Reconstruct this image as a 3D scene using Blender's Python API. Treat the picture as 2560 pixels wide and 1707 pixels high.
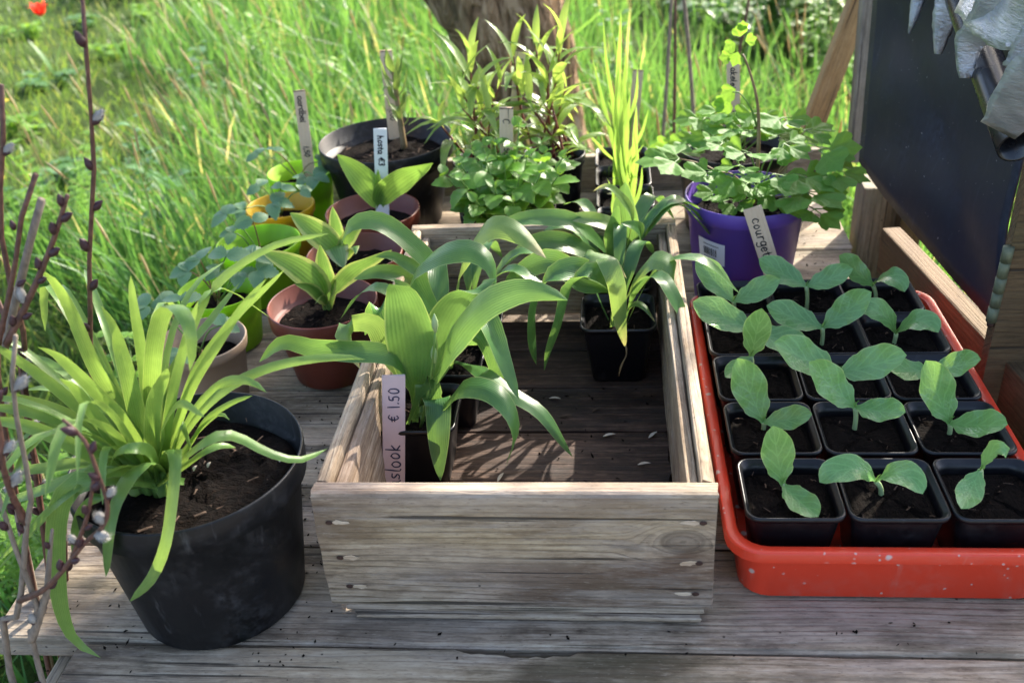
import bpy, bmesh, math, random
import numpy as np
from mathutils import Vector, Matrix

for o in list(bpy.data.objects):
    bpy.data.objects.remove(o)
SC = bpy.context.scene
COL = SC.collection
R = math.radians
RNG = np.random.default_rng(7)

# ------------------------------------------------------------------ camera
CAM_F, CAM_PITCH, CAM_ROLL, CAM_YAW = 2475.8, 0.5377, -0.0704, -0.1131
CAM_P = np.array([0.0929, -0.7086, 0.7527])
_cp, _sp = math.cos(CAM_PITCH), math.sin(CAM_PITCH)
_w = np.array([math.sin(CAM_YAW) * _cp, math.cos(CAM_YAW) * _cp, -_sp])
_r0 = np.array([math.cos(CAM_YAW), -math.sin(CAM_YAW), 0.0])
_u0 = np.cross(_r0, _w)
_r = math.cos(CAM_ROLL) * _r0 + math.sin(CAM_ROLL) * _u0
_u = -math.sin(CAM_ROLL) * _r0 + math.cos(CAM_ROLL) * _u0
cd = bpy.data.cameras.new('camera')
cam = bpy.data.objects.new('camera', cd)
COL.objects.link(cam)
cd.sensor_width = 36
cd.lens = CAM_F * 36 / 2560
cd.clip_start = 0.02
cd.clip_end = 1000
cd.dof.use_dof = True
cd.dof.focus_distance = 1.10
cd.dof.aperture_fstop = 6.3
cam.matrix_world = Matrix(((_r[0], _u[0], -_w[0], CAM_P[0]), (_r[1], _u[1], -_w[1], CAM_P[1]),
                           (_r[2], _u[2], -_w[2], CAM_P[2]), (0, 0, 0, 1)))
SC.camera = cam

# ------------------------------------------------------------------ light
SUN_AZ, SUN_EL = R(33), R(33)          # behind and to the right of the table
wd = bpy.data.worlds.new('World')
SC.world = wd
wd.use_nodes = True
wn = wd.node_tree
bg = wn.nodes['Background']
sky = wn.nodes.new('ShaderNodeTexSky')
sky.sky_type = 'NISHITA'
sky.sun_disc = False
sky.sun_elevation = SUN_EL
sky.sun_rotation = SUN_AZ
sky.air_density = 0.8
sky.dust_density = 3.0
sky.ozone_density = 0.5
wn.links.new(sky.outputs[0], bg.inputs[0])
bg.inputs[1].default_value = 0.15
sd = bpy.data.lights.new('sun', 'SUN')
sd.energy = 3.8
sd.angle = R(0.5)
sd.color = (1.0, 0.93, 0.80)
sun = bpy.data.objects.new('sun', sd)
COL.objects.link(sun)
sdir = Vector((math.sin(SUN_AZ) * math.cos(SUN_EL), math.cos(SUN_AZ) * math.cos(SUN_EL), math.sin(SUN_EL)))
sun.rotation_euler = sdir.to_track_quat('Z', 'Y').to_euler()
sun.location = (3, 5, 4)
SC.view_settings.view_transform = 'Standard'
SC.view_settings.look = 'None'
SC.view_settings.exposure = 1.95
SC.view_settings.gamma = 1.0
SC.view_settings.use_curve_mapping = False
SC.render.engine = 'CYCLES'

# ------------------------------------------------------------------ helpers
VS = 2560 / 2352


def ray(x, y):
    return _w + (x * VS - 1280) / CAM_F * _r - (y * VS - 853.5) / CAM_F * _u


def at(x, y, z=0.0, Y=None):
    """point of the place seen at photo position x,y: on the level plane z, or on the upright plane Y"""
    d = ray(x, y)
    t = (z - CAM_P[2]) / d[2] if Y is None else (Y - CAM_P[1]) / d[1]
    return CAM_P + t * d


def reach(J, x, y, L, far=False):
    """end of a leaf of length L that starts at J"""
    d = ray(x, y)
    d = d / np.linalg.norm(d)
    m = np.dot(np.asarray(J) - CAM_P, d)
    q = CAM_P + m * d
    h2 = L * L - np.sum((q - J) ** 2)
    if h2 > 0:
        q = q + d * math.sqrt(h2) * (1 if far else -1)
    return q


def zoom(ox, oy, s):
    return lambda x, y: ((ox + x * s) / VS, (oy + y * s) / VS)


Z1 = zoom(400, 350, 0.41445)
Z2 = zoom(900, 500, 0.41463)
Z4 = zoom(1350, 100, 0.3828)
Z7 = zoom(1700, 600, 0.38273)
Z8 = zoom(1700, 1050, 0.4191)
ZL = zoom(0, 850, 0.5467)
ZA = zoom(1400, 0, 0.4465)
ZP = zoom(1050, 0, 0.35714)
ZT = zoom(640, 80, 0.30606)


def N(v):
    v = np.asarray(v, float)
    return v / (np.linalg.norm(v) + 1e-12)


def mk(name, V, F, uv=None, smooth=True):
    me = bpy.data.meshes.new(name)
    V = np.asarray(V, float)
    if isinstance(F, np.ndarray):
        F = F.tolist()
    me.from_pydata(V.tolist(), [], F)
    if uv is not None:
        uv = np.asarray(uv, float)
        l = me.uv_layers.new(name='UVMap')
        idx = np.empty(len(me.loops), dtype=np.int32)
        me.loops.foreach_get('vertex_index', idx)
        l.data.foreach_set('uv', uv[idx].astype(np.float32).ravel())
    if smooth:
        me.polygons.foreach_set('use_smooth', np.ones(len(me.polygons), dtype=bool))
    me.update()
    return me


def wloc(o):
    v = Vector((0, 0, 0))
    while o:
        v = v + o.location
        o = o.parent
    return v


def thing(name, label, cat, loc=(0, 0, 0), group=None):
    o = bpy.data.objects.new(name, None)
    o.empty_display_size = 0.02
    COL.objects.link(o)
    o.location = Vector([float(c) for c in loc])
    o['label'] = label
    o['category'] = cat
    if group:
        o['group'] = group
    return o


def put(name, me, mat, parent=None, local=False, label=None, kind=None, cat=None, group=None):
    o = bpy.data.objects.new(name, me)
    COL.objects.link(o)
    if mat is not None and not me.materials:
        me.materials.append(mat)
    if parent is not None:
        if not local:
            me.transform(Matrix.Translation(-wloc(parent)))
        o.parent = parent
    if label:
        o['label'] = label
    if kind:
        o['kind'] = kind
    if cat:
        o['category'] = cat
    if group:
        o['group'] = group
    return o


def inst(name, me, parent, M):
    """object sharing mesh data, with a world matrix M, under parent"""
    o = bpy.data.objects.new(name, me)
    COL.objects.link(o)
    o.parent = parent
    o.matrix_basis = Matrix.Translation(-wloc(parent)) @ M
    return o


def join(lst):
    """join (V,F,uv) triples"""
    Vs, Fs, Us, n = [], [], [], 0
    for V, F, U in lst:
        V = np.asarray(V, float)
        Vs.append(V)
        Fs += [tuple(i + n for i in f) for f in F]
        Us.append(np.zeros((len(V), 2)) if U is None else np.asarray(U))
        n += len(V)
    return np.concatenate(Vs), Fs, np.concatenate(Us)


def crom(P, n):
    P = np.asarray(P, float)
    if len(P) == 2:
        s = np.linspace(0, 1, n + 1)[:, None]
        return P[0] * (1 - s) + P[1] * s
    Q = np.vstack([2 * P[0] - P[1], P, 2 * P[-1] - P[-2]])
    seg = np.linalg.norm(np.diff(P, axis=0), axis=1)
    cum = np.concatenate([[0], np.cumsum(seg)])
    out = []
    for s in np.linspace(0, cum[-1] * 0.999999, n + 1):
        i = min(np.searchsorted(cum, s, side='right') - 1, len(seg) - 1)
        t = (s - cum[i]) / seg[i]
        a, b, c, d = Q[i], Q[i + 1], Q[i + 2], Q[i + 3]
        out.append(0.5 * ((2 * b) + (-a + c) * t + (2 * a - 5 * b + 4 * c - d) * t * t + (-a + 3 * b - 3 * c + d) * t ** 3))
    return np.array(out)


PROF = {
    'strap': lambda s: np.minimum(1, 0.6 + s * 2.0) * np.clip(1 - s ** 5, 0, 1) ** 0.55,
    'blade': lambda s: np.minimum(1, 0.75 + s) * np.clip(1 - s ** 3, 0, 1) ** 0.8,
    'lance': lambda s: np.clip(np.sin(np.pi * np.clip(s, 0.02, 1) ** 0.75), 0, 1) ** 0.9 + 0.03,
    'ovate': lambda s: np.clip(np.sin(np.pi * np.clip(s * 0.97 + 0.02, 0, 1) ** 0.80), 0, 1) ** 0.72,
    'paddle': lambda s: 0.13 * (1 - s) * (s < 0.3) + np.clip(np.sin(np.pi * np.clip(s * 0.93 + 0.07, 0, 1) ** 1.45), 0, 1) ** 0.62 * np.clip(s * 5, 0.15, 1),
    'ramson': lambda s: np.where(s < 0.22, 0.13 + 0.12 * (s / 0.22) ** 2, 0.25 + 0.75 * np.sin(np.pi / 2 * np.clip((s - 0.22) / 0.30, 0, 1))) * np.clip(1 - np.clip((s - 0.5) / 0.5, 0, 1) ** 2.2, 0.0, 1) ** 0.75,
    'hosta': lambda s: np.where(s < 0.2, 0.2 + 0.2 * s, np.sin(np.pi * np.clip(0.1 + (s - 0.2) * 1.125, 0, 1) ** 0.9) ** 0.8) + 0.02,
}


def blade(ctrl, w, prof='strap', n=12, m=2, fold=0.25, side=None, wave=0.0, twist=0.0, ph=0.0):
    P = crom(ctrl, n)
    T = np.gradient(P, axis=0)
    T /= np.linalg.norm(T, axis=1)[:, None] + 1e-12
    if side is None:
        d = P[-1] - P[0]
        side = np.cross(d, (0, 0, 1.0))
        if np.linalg.norm(side) < 1e-4:
            side = (1, 0, 0)
    side = N(side)
    s = np.linspace(0, 1, n + 1)
    pr = PROF[prof](s) * w
    V, U = [], []
    for i in range(n + 1):
        sd_ = N(side - T[i] * np.dot(T[i], side))
        nr = np.cross(sd_, T[i])
        if twist:
            a = twist * s[i]
            sd_, nr = sd_ * math.cos(a) + nr * math.sin(a), nr * math.cos(a) - sd_ * math.sin(a)
        for j in range(-m, m + 1):
            u = j / m
            V.append(P[i] + sd_ * u * pr[i] + nr * (abs(u) ** 1.3 * fold * pr[i] + wave * pr[i] * u * abs(u) * math.sin(ph + s[i] * 17 + (2 if u > 0 else 0))))
            U.append((u * 0.5 + 0.5, s[i]))
    k = 2 * m + 1
    F = [(i * k + j, i * k + j + 1, (i + 1) * k + j + 1, (i + 1) * k + j) for i in range(n) for j in range(k - 1)]
    return np.array(V), F, np.array(U)


def tube(ctrl, r, n=8, seg=8, cap=True, rough=0.0, raw=False, seed=0):
    P = np.asarray(ctrl, float) if raw else crom(ctrl, n)
    n = len(P) - 1
    rr = np.interp(np.linspace(0, 1, n + 1), np.linspace(0, 1, len(np.atleast_1d(r))), np.atleast_1d(r)) if np.ndim(r) else np.full(n + 1, r)
    T = np.gradient(P, axis=0)
    T /= np.linalg.norm(T, axis=1)[:, None] + 1e-12
    a = np.array((0.31, 0.17, 0.93)) if abs(T[0][2]) < 0.9 else np.array((1.0, 0.1, 0))
    V, U = [], []
    g = np.random.default_rng(seed)
    for i in range(n + 1):
        x = N(a - T[i] * np.dot(a, T[i]))
        y = np.cross(T[i], x)
        a = x
        for j in range(seg):
            t = 2 * math.pi * j / seg
            q = rr[i] * (1 + rough * (g.random() - 0.5))
            V.append(P[i] + (x * math.cos(t) + y * math.sin(t)) * q)
            U.append((j / seg, i / n))
    F = [(i * seg + j, i * seg + (j + 1) % seg, (i + 1) * seg + (j + 1) % seg, (i + 1) * seg + j) for i in range(n) for j in range(seg)]
    if cap:
        F.append(tuple(range(seg))[::-1])
        F.append(tuple(n * seg + j for j in range(seg)))
    return np.array(V), F, np.array(U)


def rrect(hx, hy, r, k=5):
    r = min(r, hx, hy)
    P = []
    for cx, cy, a0 in ((hx - r, hy - r, 0), (-hx + r, hy - r, 90), (-hx + r, -hy + r, 180), (hx - r, -hy + r, 270)):
        for i in range(k + 1):
            a = R(a0 + 90 * i / k)
            P.append((cx + r * math.cos(a), cy + r * math.sin(a)))
    return P


def loft(rings, close_first=True, close_last=False):
    k = len(rings[0])
    V = [p for r_ in rings for p in r_]
    F = [(i * k + j, i * k + (j + 1) % k, (i + 1) * k + (j + 1) % k, (i + 1) * k + j) for i in range(len(rings) - 1) for j in range(k)]
    if close_first:
        F.append(tuple(range(k))[::-1])
    if close_last:
        F.append(tuple((len(rings) - 1) * k + j for j in range(k)))
    return np.array(V, float), F, None


def ring(r, z, n=56):
    return [(r * math.cos(2 * math.pi * i / n), r * math.sin(2 * math.pi * i / n), z) for i in range(n)]


def rring(hx, hy, r, z, k=5):
    return [(x, y, z) for x, y in rrect(hx, hy, r, k)]


def box(x0, x1, y0, y1, z0, z1):
    V = [(x, y, z) for z in (z0, z1) for y in (y0, y1) for x in (x0, x1)]
    return np.array(V, float), [(0, 2, 3, 1), (4, 5, 7, 6), (0, 1, 5, 4), (2, 6, 7, 3), (0, 4, 6, 2), (1, 3, 7, 5)], None


PLANK_SEG = 0.035


def plank_me(L, w, h, seed=0, bev=0.004, jit=0.0016, name='plank'):
    """weathered board, length along local x, centred, bevelled edges, uneven faces and ends"""
    g = np.random.default_rng(seed + 900)
    n = max(6, int(L / PLANK_SEG))
    xs = np.linspace(-L / 2, L / 2, n + 1)
    prof = rrect(w / 2, h / 2, bev, 2)
    extra = []
    for i, p in enumerate(prof):
        extra.append(p)
        q = prof[(i + 1) % len(prof)]
        d = math.hypot(q[0] - p[0], q[1] - p[1])
        if d > 0.02:
            kk = int(min(6, d / 0.018))
            for t in range(1, kk):
                extra.append((p[0] + (q[0] - p[0]) * t / kk, p[1] + (q[1] - p[1]) * t / kk))
    k = len(extra)
    lift = np.cumsum(g.normal(0, 1, (n + 1, k)), axis=0)
    lift -= np.linspace(0, 1, n + 1)[:, None] * lift[-1]
    lift *= jit / (np.abs(lift).max() + 1e-6)
    endj = g.normal(0, 0.0012, k)
    V = []
    for i, x in enumerate(xs):
        for j, (a, b) in enumerate(extra):
            s = 1 + lift[i, j] / max(w, h) * 0.5
            xx = x + (endj[j] if i in (0, n) else 0)
            V.append((xx, a * s, b + lift[i, j] * (1 if abs(b) > h / 2 - bev * 1.01 else 0.2)))
    F = [(i * k + j, i * k + (j + 1) % k, (i + 1) * k + (j + 1) % k, (i + 1) * k + j) for i in range(n) for j in range(k)]
    F = [f[::-1] for f in F]
    F.append(tuple(range(k)))
    F.append(tuple(n * k + j for j in range(k))[::-1])
    me = mk(name, V, F, smooth=False)
    bm = bmesh.new()
    bm.from_mesh(me)
    bmesh.ops.recalc_face_normals(bm, faces=bm.faces)
    bm.to_mesh(me)
    bm.free()
    return me


# ------------------------------------------------------------------ materials
class NT:
    def __init__(self, name):
        self.m = bpy.data.materials.new(name)
        self.m.use_nodes = True
        self.t = self.m.node_tree
        self.b = self.t.nodes['Principled BSDF']
        self.o = self.t.nodes['Material Output']

    def n(self, typ, **kw):
        x = self.t.nodes.new('ShaderNode' + typ)
        for k, v in kw.items():
            setattr(x, k, v)
        return x

    def l(self, a, b):
        self.t.links.new(a, b)

    def math(self, op, a, b=None, c=None, clamp=False):
        x = self.n('Math', operation=op)
        x.use_clamp = clamp
        for i, v in enumerate((a, b, c)):
            if v is None:
                continue
            if isinstance(v, (int, float)):
                x.inputs[i].default_value = v
            else:
                self.l(v, x.inputs[i])
        return x.outputs[0]

    def mix(self, f, a, b, blend='MIX'):
        x = self.n('Mix', data_type='RGBA', blend_type=blend)
        for i, v in ((0, f), (6, a), (7, b)):
            if isinstance(v, (int, float)):
                x.inputs[i].default_value = v
            elif isinstance(v, tuple):
                x.inputs[i].default_value = (*v[:3], 1)
            else:
                self.l(v, x.inputs[i])
        return x.outputs[2]

    def ramp(self, f, stops):
        x = self.n('ValToRGB')
        e = x.color_ramp.elements
        while len(e) < len(stops):
            e.new(0.5)
        for k, (p, c) in enumerate(stops):
            e[k].position = p
            e[k].color = (*c, 1) if isinstance(c, tuple) else (c, c, c, 1)
        self.l(f, x.inputs[0])
        return x.outputs[0]

    def noise(self, vec, scale, detail=3, rough=0.55, dist=0.0):
        x = self.n('TexNoise')
        x.inputs['Scale'].default_value = scale
        x.inputs['Detail'].default_value = detail
        x.inputs['Roughness'].default_value = rough
        x.inputs['Distortion'].default_value = dist
        if vec is not None:
            self.l(vec, x.inputs['Vector'])
        return x.outputs['Fac']

    def vor(self, vec, scale, feature='F1', out='Distance', rnd=1.0):
        x = self.n('TexVoronoi', feature=feature)
        x.inputs['Scale'].default_value = scale
        x.inputs['Randomness'].default_value = rnd
        if vec is not None:
            self.l(vec, x.inputs['Vector'])
        return x.outputs[out]

    def mapp(self, vec, sc=(1, 1, 1), loc=(0, 0, 0)):
        x = self.n('Mapping')
        x.inputs['Scale'].default_value = sc
        x.inputs['Location'].default_value = loc
        self.l(vec, x.inputs['Vector'])
        return x.outputs[0]

    def obj(self, rnd=True):
        tc = self.n('TexCoord')
        v = tc.outputs['Object']
        if rnd:
            oi = self.n('ObjectInfo')
            a = self.n('VectorMath', operation='SCALE')
            a.inputs[0].default_value = (37.1, 53.7, 71.3)
            self.l(oi.outputs['Random'], a.inputs['Scale'])
            b = self.n('VectorMath', operation='ADD')
            self.l(v, b.inputs[0])
            self.l(a.outputs[0], b.inputs[1])
            v = b.outputs[0]
        return v

    def bump(self, h, strength=0.4, dist=0.002, prev=None):
        x = self.n('Bump')
        x.inputs['Strength'].default_value = strength
        x.inputs['Distance'].default_value = dist
        self.l(h, x.inputs['Height'])
        if prev is not None:
            self.l(prev, x.inputs['Normal'])
        return x.outputs[0]

    def set(self, **kw):
        for k, v in kw.items():
            i = self.b.inputs[k.replace('_', ' ')]
            if isinstance(v, (int, float)):
                i.default_value = v
            elif isinstance(v, tuple):
                i.default_value = (*v[:3], 1)
            else:
                self.l(v, i)
        return self.m


def wood(name, dark, mid, light, stain=(0.03, 0.025, 0.02), stain_amt=0.5, green=0.0, knot=None, rnd=True, contrast=1.0, wet=0.0, grain=1.0, cool=1.0, lines=0.62):
    T = NT(name)
    v = T.obj(rnd)
    raw = T.n('TexCoord').outputs['Object']
    warp = T.noise(T.mapp(v, (3, 9, 9)), 1.0, 2)
    sx = T.n('SeparateXYZ')
    T.l(v, sx.inputs[0])
    # growth rings as drawn out lines, bent by slow noise
    cross = T.math('ADD', T.math('MULTIPLY', sx.outputs[1], 1.0), T.math('MULTIPLY', sx.outputs[2], 1.0))
    cross = T.math('ADD', cross, T.math('MULTIPLY', warp, 0.020))
    if knot:
        kx, kz, kr = knot
        d = T.n('VectorMath', operation='DISTANCE')
        mp = T.mapp(raw, (0.62, 1, 0.0))
        T.l(mp, d.inputs[0])
        d.inputs[1].default_value = (kx * 0.62, kz, 0)
        dist = d.outputs['Value']
        near = T.n('MapRange', interpolation_type='SMOOTHSTEP')
        T.l(dist, near.inputs[0])
        near.inputs[1].default_value = kr * 2.6
        near.inputs[2].default_value = kr * 0.7
        kn = T.n('Mix', data_type='FLOAT')
        T.l(near.outputs[0], kn.inputs[0])
        T.l(cross, kn.inputs[2])
        T.l(T.math('ADD', dist, T.math('MULTIPLY', warp, 0.012)), kn.inputs[3])
        cross = kn.outputs[0]
    comb = T.n('CombineXYZ')
    T.l(T.math('MULTIPLY', sx.outputs[0], 3.2), comb.inputs[0])
    T.l(T.math('MULTIPLY', cross, 150 * grain), comb.inputs[1])
    rings = T.noise(comb.outputs[0], 1.0, 4, 0.62)
    fine = T.noise(T.mapp(v, (38, 330, 330)), 1.0, 4, 0.65)
    blot = T.noise(T.mapp(v, (5, 15, 15)), 1.0, 5, 0.58)
    mott = T.noise(T.mapp(v, (34, 70, 70), (2, 2, 9)), 1.0, 5, 0.65)
    g = T.math('ADD', T.math('ADD', T.math('MULTIPLY', rings, 0.38), T.math('MULTIPLY', fine, 0.30)), T.math('MULTIPLY', mott, 0.32))
    c = 0.14 / contrast
    col = T.ramp(g, [(0.5 - c, dark), (0.5, mid), (0.5 + c, light)])
    # thin dark growth lines, uneven in spacing and strength
    wob = T.noise(T.mapp(v, (2.0, 40, 40), (3, 1, 2)), 1.0, 3, 0.6)
    ph = T.math('ADD', T.math('MULTIPLY', cross, 125 * grain), T.math('MULTIPLY', wob, 2.2))
    fq = T.math('FRACT', ph)
    line = T.math('MULTIPLY', T.ramp(fq, [(0.62, 0.0), (0.90, 1.0)]), T.ramp(fq, [(0.95, 1.0), (1.0, 0.0)]))
    lstr = T.ramp(T.noise(T.mapp(v, (5, 60, 60), (8, 2, 6)), 1.0, 2), [(0.32, 0.15), (0.66, 1.0)])
    col = T.mix(T.math('MULTIPLY', T.math('MULTIPLY', line, lstr), lines), col, tuple(c * 0.9 for c in dark))
    g = T.math('SUBTRACT', g, T.math('MULTIPLY', line, 0.22))
    # grey bleaching and dark wet stains, with shapes of their own
    st = T.ramp(blot, [(0.48, 0.0), (0.60, 1.0)])
    col = T.mix(T.math('MULTIPLY', st, stain_amt), col, stain)
    b2 = T.noise(T.mapp(v, (2.5, 6, 6), (5, 3, 1)), 1.0, 3)
    col = T.mix(T.math('MULTIPLY', T.ramp(b2, [(0.45, 0.0), (0.7, 1.0)]), 0.45), col, light)
    hp = T.noise(T.mapp(v, (1.6, 9, 9), (4, 7, 2)), 1.0, 3, 0.6)
    col = T.mix(T.math('MULTIPLY', T.ramp(hp, [(0.50, 0.0), (0.66, 1.0)]), 0.40 * cool), col, T.mix(1.0, col, (1.05, 0.98, 0.62), 'MULTIPLY'))
    col = T.mix(T.math('MULTIPLY', T.ramp(hp, [(0.36, 1.0), (0.48, 0.0)]), 0.5 * cool), col, T.mix(1.0, col, (0.92, 0.86, 0.98), 'MULTIPLY'))
    if green:
        b3 = T.noise(T.mapp(v, (3, 14, 14), (2, 8, 4)), 1.0, 3)
        col = T.mix(T.math('MULTIPLY', T.ramp(b3, [(0.5, 0.0), (0.75, 1.0)]), green), col, (0.075, 0.085, 0.03))
    # bleached blue grey against brown, specks and pin holes
    b4 = T.noise(T.mapp(v, (5, 30, 30), (1, 9, 3)), 1.0, 5, 0.7)
    col = T.mix(T.math('MULTIPLY', T.ramp(b4, [(0.50, 0.0), (0.62, 1.0)]), 0.35 * cool), col, T.mix(0.5, light, (0.26, 0.26, 0.28)))
    fl = T.noise(T.mapp(v, (110, 520, 520)), 1.0, 3, 0.6)
    col = T.mix(T.ramp(fl, [(0.28, 0.55), (0.42, 0.0)]), col, dark)
    col = T.mix(T.ramp(fl, [(0.60, 0.0), (0.74, 0.4)]), col, light)
    sp = T.n('TexVoronoi')
    sp.inputs['Scale'].default_value = 55
    T.l(v, sp.inputs['Vector'])
    sr = T.n('SeparateColor')
    T.l(sp.outputs['Color'], sr.inputs[0])
    dots = T.math('MULTIPLY', T.ramp(sp.outputs['Distance'], [(0.05, 1.0), (0.10, 0.0)]), T.ramp(sr.outputs[0], [(0.78, 0.0), (0.8, 1.0)]))
    col = T.mix(T.math('MULTIPLY', dots, 0.8), col, (0.02, 0.014, 0.01))
    # cracks
    cr = T.noise(T.mapp(v, (2.6, 170, 170), (7, 0, 0)), 1.0, 2)
    crack = T.ramp(cr, [(0.30, 1.0), (0.35, 0.0)])
    col = T.mix(T.math('MULTIPLY', crack, 0.8), col, (0.02, 0.016, 0.013))
    if knot:
        kd = T.n('MapRange')
        T.l(dist, kd.inputs[0])
        kd.inputs[1].default_value = kr * 0.75
        kd.inputs[2].default_value = kr * 0.45
        col = T.mix(T.math('MULTIPLY', kd.outputs[0], 0.45), col, (0.09, 0.065, 0.05))
        rim = T.ramp(T.math('ABSOLUTE', T.math('SUBTRACT', dist, kr * 0.72)), [(0.0, 1.0), (kr * 0.16, 0.0)])
        col = T.mix(T.math('MULTIPLY', rim, 0.55), col, (0.05, 0.035, 0.025))
    h = T.math('SUBTRACT', g, T.math('MULTIPLY', crack, 0.8))
    nm = T.bump(h, 0.75, 0.0022)
    return T.set(Base_Color=col, Roughness=0.78 - wet * 0.3, Normal=nm, Specular_IOR_Level=0.3)


def leafmat(name, dark, light, trans, vein='parallel', nv=14, tf=0.42, rough=0.42, edge=None, blot=0.3, vcol=0.35, spec=0.45, hue=0.12, tipcol=None):
    dark, light = tuple(c * 1.18 for c in dark), tuple(c * 1.18 for c in light)
    T = NT(name)
    uv = T.n('TexCoord').outputs['UV']
    sx = T.n('SeparateXYZ')
    T.l(uv, sx.inputs[0])
    oi = T.n('ObjectInfo').outputs['Random']
    au = T.math('ABSOLUTE', T.math('SUBTRACT', sx.outputs[0], 0.5))
    mid = T.ramp(au, [(0.0, 1.0), (0.035, 0.0)])
    if vein == 'parallel':
        vv = T.math('ADD', T.math('MULTIPLY', T.math('SINE', T.math('MULTIPLY', sx.outputs[0], 6.283 * nv)), 0.5), 0.5)
    elif vein == 'pinnate':
        k = T.math('SUBTRACT', T.math('MULTIPLY', sx.outputs[1], nv * 6.283), T.math('MULTIPLY', au, nv * 5.0))
        vv = T.math('POWER', T.math('ADD', T.math('MULTIPLY', T.math('SINE', k), 0.5), 0.5), 4.0)
    else:
        ve = T.vor(T.mapp(uv, (4.0, 8.0, 1)), 1.9, 'DISTANCE_TO_EDGE')
        k = T.math('SUBTRACT', T.math('MULTIPLY', sx.outputs[1], 4.5 * 6.283), T.math('MULTIPLY', au, 24.0))
        pv = T.math('POWER', T.math('ADD', T.math('MULTIPLY', T.math('SINE', T.math('ADD', k, T.math('MULTIPLY', T.noise(uv, 6.0, 2), 2.5))), 0.5), 0.5), 9.0)
        vv = T.math('MAXIMUM', pv, T.math('MULTIPLY', T.ramp(ve, [(0.0, 1.0), (0.07, 0.0)]), 0.45))
    vm = T.math('MAXIMUM', vv, mid)
    ob = T.obj()
    bl = T.noise(ob, 45.0, 3)
    col = T.mix(T.ramp(bl, [(0.35, 0.0), (0.7, 1.0)]), dark, light)
    col = T.mix(T.math('MULTIPLY', vm, vcol), col, tuple(min(1, c * 1.7 + 0.02) for c in light))
    col = T.mix(T.math('MULTIPLY', oi, hue * 2), col, light)
    if edge:
        eg = T.ramp(T.math('ADD', au, T.math('MULTIPLY', T.math('SUBTRACT', T.noise(T.mapp(uv, (2, 14, 1)), 1.0, 2), 0.5), 0.16)), [(0.30, 0.0), (0.40, 1.0)])
        col = T.mix(T.math('MULTIPLY', eg, 0.85), col, edge)
    rimf = T.ramp(au, [(0.455, 0.0), (0.495, 1.0)])
    col = T.mix(T.math('MULTIPLY', rimf, 0.45), col, (0.42, 0.48, 0.2))
    if tipcol:
        tp = T.ramp(T.math('ADD', sx.outputs[1], T.math('MULTIPLY', T.math('SUBTRACT', bl, 0.5), 0.2)), [(0.86, 0.0), (0.98, 1.0)])
        col = T.mix(T.math('MULTIPLY', tp, 0.8), col, tipcol)
    hh = T.math('SUBTRACT', T.math('MULTIPLY', T.ramp(ve, [(0.0, 0.0), (0.35, 1.0)]), 1.6), vm) if vein == 'net' else vm
    nm = T.bump(T.math('ADD', hh, T.math('MULTIPLY', bl, 0.8)), 0.20 if vein != 'net' else 0.16, 0.0012)
    T.set(Base_Color=col, Roughness=rough, Normal=nm, Specular_IOR_Level=spec)
    tr = T.n('BsdfTranslucent')
    tc = T.mix(0.55, trans, T.mix(1.0, col, (2.2, 2.0, 1.2), 'MULTIPLY'))
    T.l(tc, tr.inputs['Color'])
    T.l(nm, tr.inputs['Normal'])
    ms = T.n('MixShader')
    ms.inputs[0].default_value = tf
    T.l(T.b.outputs[0], ms.inputs[1])
    T.l(tr.outputs[0], ms.inputs[2])
    T.l(ms.outputs[0], T.o.inputs['Surface'])
    return T.m


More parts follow.
